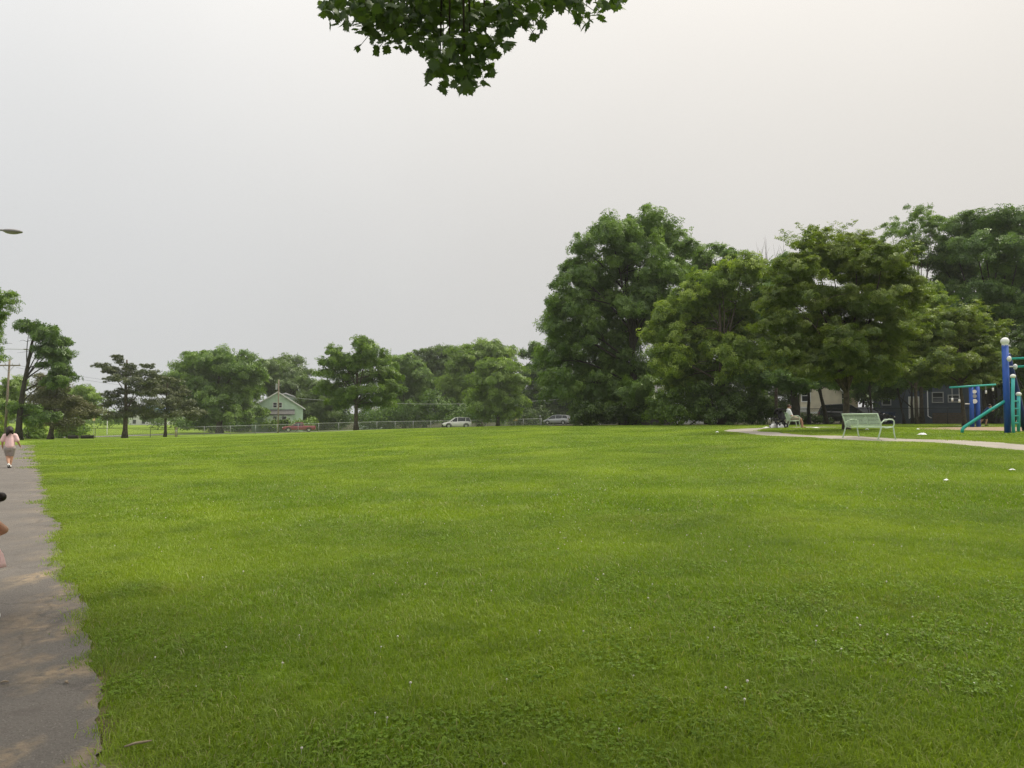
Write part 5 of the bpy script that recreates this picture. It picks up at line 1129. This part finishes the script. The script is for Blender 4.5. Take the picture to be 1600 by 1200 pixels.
# stroller and bag beside the seated man
q = on_ground(1216, 42.6, .01); st = empty('stroller', q, R(20)); tag(st, 'black folding stroller loaded with bags beside the seated man', 'stroller')
for x_ in (-.26, .26):
    MB().tube([(x_, .38, .12), (x_, .05, .45), (x_, -.35, 1.0), (x_, -.45, 1.02)], .016, 6).build('frame_tube', M['black_metal'], st); MB().tube([(x_, -.32, .14), (x_, .0, .5), (x_, .15, .62)], .016, 6).build('frame_tube', M['black_metal'], st)
    for y_, r_ in ((.38, .11), (-.32, .14)):
        w_ = MB(); w_.tube([(x_ - .02, y_, r_), (x_ + .02, y_, r_)], r_, 16); wo_ = w_.build('wheel', M['rubber'], st); MB().tube([(x_ - .024, y_, r_), (x_ + .024, y_, r_)], r_ * .45, 10).build('hub', M['white'], wo_)
MB().tube([(-.26, -.45, 1.02), (.26, -.45, 1.02)], .02, 7).build('handle', M['rubber'], st)
mb = MB(); mb.box((0, .05, .48), (.44, .42, .06), Matrix.Rotation(R(8), 3, 'X')); mb.build('seat', M['black_cloth'], st, bevel=.02); mb = MB(); mb.box((0, -.20, .72), (.44, .06, .50), Matrix.Rotation(R(-28), 3, 'X')); mb.build('backrest', M['black_cloth'], st, bevel=.02)
hd = MB(); vs, fs = [], []
for i_ in range(6):
    a = R(-10 + 24 * i_); 
    for j_ in range(7): u = -.25 + .5 * j_ / 6; vs.append((u, -.18 + .36 * math.cos(a) * (1 - .3 * (abs(u) / .25) ** 4), .82 + .30 * math.sin(a) * (1 - .25 * (abs(u) / .25) ** 4)))
for i_ in range(5):
    for j_ in range(6): b_ = i_ * 7 + j_; fs.append((b_, b_ + 1, b_ + 8, b_ + 7))
ho = hd.add(vs, fs).build('hood', M['black_cloth'], st, smooth=True); ho.modifiers.new('cloth', 'SOLIDIFY').thickness = .01
mb = MB(); mb.box((0, -.05, .24), (.40, .42, .18)); mb.build('basket', M['black_cloth'], st, bevel=.03)
for px, dy, sz_, m_, lab in ((1208.5, -.35, (.30, .2, .26), 'white', 'white carrier bag on the ground by the stroller wheel'), (1222, -.2, (.36, .24, .44), 'black_cloth', 'black rucksack on the ground between stroller and bench'), (1219.5, -.6, (.30, .22, .20), 'grey_cotton', 'pale grey folded cloth bag on the ground before the rucksack')):
    q = on_ground(px, 42.8 + dy, .01); bg_ = empty('bag', q, R(random.uniform(-30, 30))); tag(bg_, lab, 'bag')
    mb = MB(); mb.prism([(-sz_[0] / 2, 0), (sz_[0] / 2, 0), (sz_[0] * .46, sz_[2] * .6), (sz_[0] * .22, sz_[2]), (-sz_[0] * .25, sz_[2] * .95), (-sz_[0] * .48, sz_[2] * .55)], -sz_[1] / 2, sz_[1] / 2); mb.build('bag_body', M[m_], bg_, bevel=.03)
    MB().tube([(-.07, 0, sz_[2] * .93), (-.05, 0, sz_[2] + .08), (.05, 0, sz_[2] + .08), (.07, 0, sz_[2] * .95)], .012, 6).build('handle', M[m_], bg_)

# ------------------------------------------------------------------ play equipment
Yq = 29.0; q = on_ground(1573, Yq, .0); s = Yq / FPX
pl = empty('climbing_frame', q); tag(pl, 'blue post climbing frame with teal bars, ladder and white ball cap', 'climbing frame')
def L(px, py, dy=0.0): return P(px, py, Yq + dy) - q
MB().tube([(0, 0, -.1), L(1573, 539)], .115, 18).build('post', M['blue_plastic'], pl, smooth=True)
MB().tube([L(1573, 541), L(1573, 537)], .115, 14).build('collar', M['white'], pl); MB().ball(L(1573, 533), (.155, .155, .15), 16, 10).build('ball_cap', M['white'], pl, smooth=True)
MB().tube([L(1576, 553, .5), L(1583, 585, .8), L(1592, 628, 1.0), L(1601, 672, 1.1)], [.11, .115, .12, .12], 14).build('leaning_post', M['navy_plastic'], pl, smooth=True)
for py, x0, dy in ((560.5, 1580, -.25), (573, 1589, .1)):
    MB().tube([L(x0, py, dy), L(1700, py - 6, dy)], .045, 10).build('overhead_bar', M['teal_plastic'], pl, smooth=True); MB().ball(L(x0 - 1, py, dy), (.07, .10, .11), 12, 8).build('clamp', M['white'], pl, smooth=True)
    MB().tube([L(1573, py, 0), L(x0 - 1, py, dy)], .03, 8).build('link_rod', M['galv'], pl)
ra = [L(1579.5, 588, -.5), L(1577.5, 612, -.5), L(1575.5, 640, -.5), L(1576.5, 675, -.5)]; rb = [L(1592, 616, .1), L(1591, 640, .1), L(1590, 674, .1)]
ra = [L(1584, 588, -.3), L(1583, 612, -.3), L(1582, 640, -.3), L(1582, 676, -.3)]
MB().tube(ra, .06, 10).build('ladder_rail', M['ltblue'], pl, smooth=True); MB().tube(rb, .06, 10).build('ladder_rail', M['ltblue'], pl, smooth=True)
for p_ in (ra[0], rb[0]): MB().ball(p_, (.10, .10, .085), 12, 8).build('rail_clamp', M['white'], pl, smooth=True)
for py in (627, 638.5, 650, 661): MB().tube([L(1582, py, -.3), L(1591, py, .1)], .03, 8).build('rung', M['teal_plastic'], pl, smooth=True)
MB().tube([L(1570, 627, 0), L(1545, 642, .1), L(1506, 667, .2), L(1502.5, 671, .2), L(1502, 676, .2)], .06, 10).build('slide_rail', M['teal_plastic'], pl, smooth=True)
q = on_ground(1604, 30.5, .03); sp = empty('spinner_seat', q); tag(sp, 'dark green bowl spinner seat with pale rim at the frame edge', 'play seat')
MB().tube([(0, 0, -.1), (0, 0, .18)], [.05, .05], 8).build('stem', M['black_metal'], sp)
mb = MB(); vs, fs = [], []; pr_ = [(.06, .16), (.20, .18), (.32, .28), (.37, .42), (.34, .42), (.28, .30), (.05, .22)]; n = 20
for r_, z_ in pr_:
    for k in range(n): a = 2 * math.pi * k / n; vs.append((r_ * math.cos(a), r_ * math.sin(a), z_))
for i_ in range(len(pr_) - 1):
    for k in range(n): fs.append((i_ * n + k, i_ * n + (k + 1) % n, (i_ + 1) * n + (k + 1) % n, (i_ + 1) * n + k))
mb.add(vs, fs).build('bowl', mat('dark_green_plastic', (.02, .07, .04), .45), sp, smooth=True); MB().tube([(.36 * math.cos(a), .36 * math.sin(a), .43) for a in np.linspace(0, 2 * math.pi, 24)], .028, 6).build('rim', M['white'], sp, smooth=True)
# overhead exercise station behind
Yq = 42.0; q = on_ground(1522, Yq, .0); ex = empty('exercise_station', q); tag(ex, 'twin blue post exercise station with slanting teal top bar', 'exercise frame')
def L(px, py, dy=0.0): return P(px, py, Yq + dy) - q
for px in (1518, 1527.5): b_ = L(px, 604); MB().tube([(b_.x, 0, -.1), b_], .12, 14).build('post', M['blue_plastic'], ex, smooth=True)
MB().tube([L(1485, 605.5, -.6), L(1556, 601, .5)], .055, 10).build('top_bar', M['teal_plastic'], ex, smooth=True)
for py in (612, 619, 627): MB().tube([L(1523, py, -.16), L(1523, py, -.10)], .11 if py < 625 else .13, 12).build('dial', M['white'] if py != 619 else M['galv'], ex)
MB().tube([L(1508, 631), L(1518, 631)], .03, 8).build('side_handle', M['white'], ex)
for px, p0, p1 in ((1488, 606, 622), (1499, 605, 624), (1541, 602, 610), (1552, 602, 606)):
    dy = -.6 + 1.1 * (px - 1485) / 71
    MB().tube([L(px, p0, dy), L(px, p1, dy)], .014, 5).build('strap', M['galv'], ex); MB().tube([L(px, p1, dy), L(px, p1 + 5, dy)], .05, 8).build('grip', M['white'], ex, smooth=True)

# ------------------------------------------------------------------ litter
def litter(name, label, px, py, Y, size, cat, m='paper', hump=.35):
    q = G(px, Y); root = bpy.data.objects.new(name, None); mb = MB(); n = 9; vs = []; fs = []
    for i_ in range(n):
        for j_ in range(n):
            u, v = i_ / (n - 1) - .5, j_ / (n - 1) - .5; r_ = 1 - .25 * random.random()
            vs.append((u * size[0] * r_, v * size[1] * r_, max(.0, (1 - (2 * u) ** 2) * (1 - (2 * v) ** 2)) * size[2] * random.uniform(.45, 1) + .045))
    for i_ in range(n - 1):
        for j_ in range(n - 1): b_ = i_ * n + j_; fs.append((b_, b_ + n, b_ + n + 1, b_ + 1))
    o = mb.add(vs, fs).build(name, M[m], loc=q, smooth=False); o.rotation_euler.z = random.uniform(0, 3); o.modifiers.new('sheet', 'SOLIDIFY').thickness = .004
    return tag(o, label, cat)
litter('paper_litter', 'crumpled white paper on the grass beyond the concrete walk', 1440, 680, 25.4 + 2.6, (.30, .24, .10), 'litter')
litter('paper_litter', 'small white scrap on the open lawn below the concrete walk', 1475, 766, 13.4, (.12, .06, .03), 'litter')
litter('paper_litter', 'white scrap near the curve end of the concrete walk', 1120, 674, 34.5, (.2, .12, .05), 'litter')
litter('paper_litter', 'white paper lying on the grass in front of the seated man', 1274, 668, 40.5, (.42, .30, .05), 'litter')
litter('paper_litter', 'white scrap seen under the empty bench', 1354, 668, 36.0, (.26, .2, .06), 'litter')
litter('paper_litter', 'tiny white scrap between the empty bench and the play frame', 1433, 668, 37.0, (.18, .12, .05), 'litter')
litter('paper_litter', 'thin pale wrapper on the lawn near the frame edge', 1578, 742, 15.3, (.16, .05, .03), 'litter')
litter('paper_litter', 'flat white sheet beside the stroller wheels', 1197, 665.5, 42.5, (.6, .35, .05), 'litter')
# dry sticks and fallen leaves
M['dry'] = mat('dry_stick', (.33, .27, .20), .9, noise=(20, (.22, .17, .12)))
for px, py, L_, rz, lab in ((228, 1165, .11, .5, 'pale dry stick in the grass at the bottom of the lawn'), (115, 1058, .05, -.9, 'short straw coloured twig on the sandy path edge'), (20, 1057, .04, .1, 'tiny pale twig on the asphalt')):
    Yt = CAMZ * FPX / (py - HZ); q = G(px, Yt); q.z += .03 if px > 200 else .018
    o = MB().tube([(-L_ / 2, 0, .004), (-.1 * L_, .006, .008), (.2 * L_, -.004, .010), (L_ / 2, .01, .006)], [.004, .006, .006, .003], 7).build('stick', M['dry'], loc=q, smooth=True); o.rotation_euler.z = rz; tag(o, lab, 'stick')

# ------------------------------------------------------------------ grass, clover and small ground cover
M['grass'] = leaf_mat('grass_blades', (.122, .200, .010), (.255, .365, .028), straw=(.38, .34, .17), trans=.36, gloss=.035, rough=.5,
                      patch=(.33, (.330, .420, .034), .7, 1.3, (.085, .160, .012), .5, .55, (.26, .25, .075), .4))
M['clover'] = leaf_mat('clover_leaf', (.095, .180, .016), (.185, .290, .032), trans=.28, gloss=.02, patch=(.8, (.20, .31, .035), .5))
M['clover_flower'] = mat('clover_flower', (.72, .68, .60), .8)
def blade_patch(name, rad, n, hmean, w0, lean, straw=.06):
    a = rng.uniform(0, 2 * np.pi, n); r = rad * np.sqrt(rng.random(n)) * (1 + .12 * rng.normal(size=n)); x, y = r * np.cos(a), r * np.sin(a)
    h = hmean * np.clip(rng.normal(1, .33, n), .35, 2.0); d = rng.uniform(0, 2 * np.pi, n) * .75 + 1.2; l = h * np.abs(rng.normal(lean, .35, n)); f = rng.uniform(0, np.pi, n); w = w0 * rng.uniform(.6, 1.3, n)
    wx, wy = np.cos(f) * w / 2, np.sin(f) * w / 2; dx, dy = np.cos(d) * l, np.sin(d) * l
    V = np.stack([np.stack([x - wx, y - wy, 0 * x - .01], 1), np.stack([x + wx, y + wy, 0 * x - .01], 1),
                  np.stack([x + wx * .8 + dx * .35, y + wy * .8 + dy * .35, h * .62], 1), np.stack([x - wx * .8 + dx * .35, y - wy * .8 + dy * .35, h * .62], 1),
                  np.stack([x + dx, y + dy, h * np.clip(1 - .25 * l / h, .55, 1)], 1)], 1).reshape(-1, 3)
    b = np.arange(n)[:, None] * 5
    tint = np.clip(rng.normal(.42, .22, n), 0, .9); tint[rng.random(n) < straw] = 1.0
    return np_mesh(name, V, [b + np.array([[0, 1, 2, 3]]), b + np.array([[3, 2, 4]])], M['grass'], tint=np.concatenate([tint, tint]))
def clover_patch(name, rad, n, s0=.0095, h0=.026):
    C, N, T = [], [], []
    for k in range(n):
        a = random.uniform(0, 6.28); r = rad * math.sqrt(random.random()); c = Vector((r * math.cos(a), r * math.sin(a), h0 * random.uniform(.5, 1.3))); b = random.uniform(0, 6.28)
        s = s0 * random.uniform(.7, 1.2)
        for j in range(3):
            t_ = b + j * 2.09; e = Vector((math.cos(t_), math.sin(t_), random.uniform(-.1, .25))); C.append(c + e * s * .55); T.append(e); N.append((random.gauss(0, .25), random.gauss(0, .25), 1))
    tm = (np.array([(-.55, 0, 0), (-.1, .42, .08), (.45, .34, .05), (.45, -.34, .05), (-.1, -.42, .08)]), np.array([(0, 4, 3, 2, 1)]))
    return leaves(name, np.array([tuple(c) for c in C]), np.array(N), s0 * 1.15, M['clover'], tm, np.repeat(rng.random(n), 3), np.array([tuple(e) for e in T]))
def weed_patch(name, n=9):
    C, N, T = [], [], []
    for k in range(n):
        a = k * 2.4 + random.uniform(-.2, .2); e = Vector((math.cos(a), math.sin(a), random.uniform(.1, .6))).normalized(); L = random.uniform(.05, .10)
        C.append(e * L * .5 + Vector((0, 0, .012))); T.append(e); N.append((-e.x * e.z, -e.y * e.z, 1)); 
    tm = (np.array([(-.5, .03, 0), (-.1, .16, .06), (.3, .15, .03), (.5, 0, -.05), (.3, -.15, .03), (-.1, -.16, .06), (-.5, -.03, 0)]), np.array([(6, 5, 4, 3, 2, 1, 0)]))
    return leaves(name, np.array([tuple(c) for c in C]), np.array(N), np.array([random.uniform(.07, .11) for _ in C]), M['clover'], tm, rng.random(n), np.array([tuple(e) for e in T]))
def source(name, meshes):
    c = bpy.data.collections.new(name)
    for k, me in enumerate(meshes):
        c.objects.link(bpy.data.objects.new(me.name, me))
    return c
SRC = source('lawn_source', [
    *[blade_patch(f'a{k}_blades', .20, 430, .039, .0043, 1.0) for k in range(6)],
    *[clover_patch(f'b{k}_clover', .18, 170) for k in range(2)], weed_patch('c0_weed'), weed_patch('c1_weed', 7),
    *[blade_patch(f'd{k}_blades', .42, 640, .042, .0085, 1.0) for k in range(4)],
    *[blade_patch(f'e{k}_blades', .95, 920, .047, .020, 1.0, .04) for k in range(4)]])
NAMES = sorted(o.name for o in SRC.objects)
def idx_of(ch): return [k for k, n in enumerate(NAMES) if n.startswith(ch)]
def field(n_per, y0, y1, um=.80):
    area = um * 2 * .5 * (y1 * y1 - y0 * y0); n = int(area * n_per)
    q = np.arange(n); s = rng.random(2); a = (s[0] + q * .7548776662) % 1; b = (s[1] + q * .5698402910) % 1
    y = np.sqrt(y0 * y0 + a * (y1 * y1 - y0 * y0)); x = (b * 2 - 1) * um * y; return x, y
pts = []
def clearing(x, y, m):
    d = path_d(x, y); k = (d > m * (.45 + .25 * np.sin(x * 7) )) & (dist_line(x, y, WALKS) > .875 + m * .8)
    return k & ~(((x - mc[0]) / 4.4) ** 2 + ((y - mc[1]) / 8.0) ** 2 < 1)
def vn(x, y, s, ph=0.0):      # cheap smooth noise 0..1
    return .5 + .25 * np.sin(x * s + 2.1 * np.sin(y * s * .7 + ph) + ph) + .25 * np.sin(y * s * 1.13 - 1.7 * np.sin(x * s * .61 - ph) + 2 * ph)
def put(x, y, ids, s0, s1):
    n = len(x)
    if n: pts.append((x, y, rng.choice(ids, n), rng.uniform(s0, s1, n)))
x, y = field(27, 2.3, 10.5); k = clearing(x, y, .30); d = path_d(x, y)
thin = (d < 1.1) & (rng.random(len(x)) < .95 * np.clip(1.15 - d, .15, 1) * vn(x, y, 2.3, 1.0)) & (y < 12); k &= ~thin
x, y = x[k], y[k]; put(x, y, idx_of('a'), .75, 1.25)
x, y = field(5, 2.3, 11); k = clearing(x, y, .2) & (vn(x, y, 1.1, .7) > .52); put(x[k], y[k], idx_of('b'), .8, 1.3)
x, y = field(3.5, 2.3, 12); k = clearing(x, y, .1) & (vn(x, y, 1.4, 2.7) > .45); put(x[k], y[k], idx_of('c'), .4, .8)
x, y = field(5.6, 9.3, 25); k = clearing(x, y, .38); put(x[k], y[k], idx_of('d'), .75, 1.25)
x, y = field(1.25, 23, 70); k = clearing(x, y, .9) & ~((y > 58) & (x / y * FPX + CX > 840)); put(x[k], y[k], idx_of('e'), .75, 1.2)
# finer tufts along the path edges, a few strays on the asphalt
yy = rng.uniform(2.3, 40, 900); off = np.abs(rng.normal(0, .30, 900)) + .06; xx = PATH_R(yy) + wob(yy) + off * 1.19; put(xx, yy, idx_of('a'), .55, 1.05)
yy = rng.uniform(5, 40, 500); off = rng.uniform(.05, .6, 500); xx = PATH_R(yy) + wob(yy) + off * 1.19; put(xx, yy, idx_of('a'), .8, 1.2)
for L in (WALKS,):
    dd = np.gradient(L, axis=0); dd /= np.linalg.norm(dd, axis=1)[:, None]; q = rng.integers(0, len(L), 2200); sgn = rng.choice([-1, 1], 2200)
    o_ = .90 + rng.random(2200) * .55; pt = L[q] + np.stack([-dd[q, 1], dd[q, 0]], 1) * (sgn * o_)[:, None] + rng.normal(0, .12, (2200, 2)); k = dist_line(pt[:, 0], pt[:, 1], L) > .9
    put(pt[k, 0], pt[k, 1], idx_of('a'), .8, 1.3)
# stray tufts growing through the worn path edge
for px, py in ((70, 1006), (62, 1003), (82, 1008), (150, 1085), (160, 1090), (120, 1050)):
    Yg = CAMZ * FPX / (py - HZ); put(np.array([X(px, Yg)]), np.array([Yg]), idx_of('a'), .25, .4)
x = np.concatenate([p[0] for p in pts]); y = np.concatenate([p[1] for p in pts]); ii = np.concatenate([p[2] for p in pts]); ss = np.concatenate([p[3] for p in pts])
e = .4; sxn = (H(x + e, y) - H(x - e, y)) / (2 * e); syn = (H(x, y + e) - H(x, y - e)) / (2 * e)
yaw = rng.uniform(0, 2 * np.pi, len(x)); tx, ty = syn, -sxn
rot = np.stack([tx * np.cos(yaw) + ty * np.sin(yaw), -tx * np.sin(yaw) + ty * np.cos(yaw), yaw], 1)
me = bpy.data.meshes.new('grass_points'); me.vertices.add(len(x)); me.vertices.foreach_set('co', np.stack([x, y, H(x, y)], 1).astype(np.float32).ravel())
a = me.attributes.new('rot', 'FLOAT_VECTOR', 'POINT'); a.data.foreach_set('vector', rot.astype(np.float32).ravel())
a = me.attributes.new('scl', 'FLOAT', 'POINT'); a.data.foreach_set('value', ss.astype(np.float32))
a = me.attributes.new('idx', 'INT', 'POINT'); a.data.foreach_set('value', ii.astype(np.int32))
go = tag(link(bpy.data.objects.new('grass', me)), 'short green lawn grass with clover and weeds', 'grass', kind='stuff')
ng = bpy.data.node_groups.new('lawn', 'GeometryNodeTree'); ng.interface.new_socket('Geometry', in_out='INPUT', socket_type='NodeSocketGeometry'); ng.interface.new_socket('Geometry', in_out='OUTPUT', socket_type='NodeSocketGeometry')
gi = ng.nodes.new('NodeGroupInput'); gout = ng.nodes.new('NodeGroupOutput'); iop = ng.nodes.new('GeometryNodeInstanceOnPoints'); ci = ng.nodes.new('GeometryNodeCollectionInfo')
ci.inputs['Collection'].default_value = SRC; ci.inputs['Separate Children'].default_value = True; ci.inputs['Reset Children'].default_value = True
def na(n, ty):
    q = ng.nodes.new('GeometryNodeInputNamedAttribute'); q.data_type = ty; q.inputs['Name'].default_value = n; return q.outputs['Attribute']
ng.links.new(gi.outputs[0], iop.inputs['Points']); ng.links.new(ci.outputs[0], iop.inputs['Instance']); iop.inputs['Pick Instance'].default_value = True
ng.links.new(na('idx', 'INT'), iop.inputs['Instance Index']); ng.links.new(na('rot', 'FLOAT_VECTOR'), iop.inputs['Rotation']); ng.links.new(na('scl', 'FLOAT'), iop.inputs['Scale'])
ng.links.new(iop.outputs[0], gout.inputs[0]); go.modifiers.new('lawn', 'NODES').node_group = ng
# white clover heads
cl = []
for k in range(26):
    yc = 3.0 + 24 * random.random() ** 1.3; xc = random.uniform(-.55, .72) * yc; m = random.randint(4, 18); sp = random.uniform(.2, .9)
    for _ in range(m): cl.append((xc + random.gauss(0, sp), yc + random.gauss(0, sp)))
for _ in range(260):
    yc = 3 + 20 * random.random(); cl.append((random.uniform(-.6, .7) * yc, yc))
mb = MB()
for cx_, cy_ in cl:
    if path_d(cx_, cy_) < .3 or cy_ < 2.4: continue
    z0 = float(H(cx_, cy_)); h = random.uniform(.028, .05); r = random.uniform(.004, .0085)
    mb.tube([(cx_, cy_, z0), (cx_ + .004, cy_, z0 + h)], .0012, 3, cap=False); mb.ball((cx_ + .004, cy_, z0 + h), (r, r, r * .85), 6, 4)
tag(mb.build('clover_flowers', M['clover_flower']), 'scattered white clover heads in the lawn', 'clover', kind='stuff')

# ------------------------------------------------------------------ summer haze
hm = bpy.data.materials.new('haze'); hm.use_nodes = True; ht = hm.node_tree; ht.nodes.clear()
ho = ht.nodes.new('ShaderNodeOutputMaterial'); hv = ht.nodes.new('ShaderNodeVolumePrincipled'); hv.inputs['Color'].default_value = (.90, .92, .94, 1); hv.inputs['Density'].default_value = .00028; hv.inputs['Anisotropy'].default_value = .3
ht.links.new(hv.outputs[0], ho.inputs['Volume'])
hb_ = MB().box((0, 130, 9.5), (560, 360, 26)).build('haze', hm); tag(hb_, 'thin summer haze in the air', 'haze', kind='stuff')
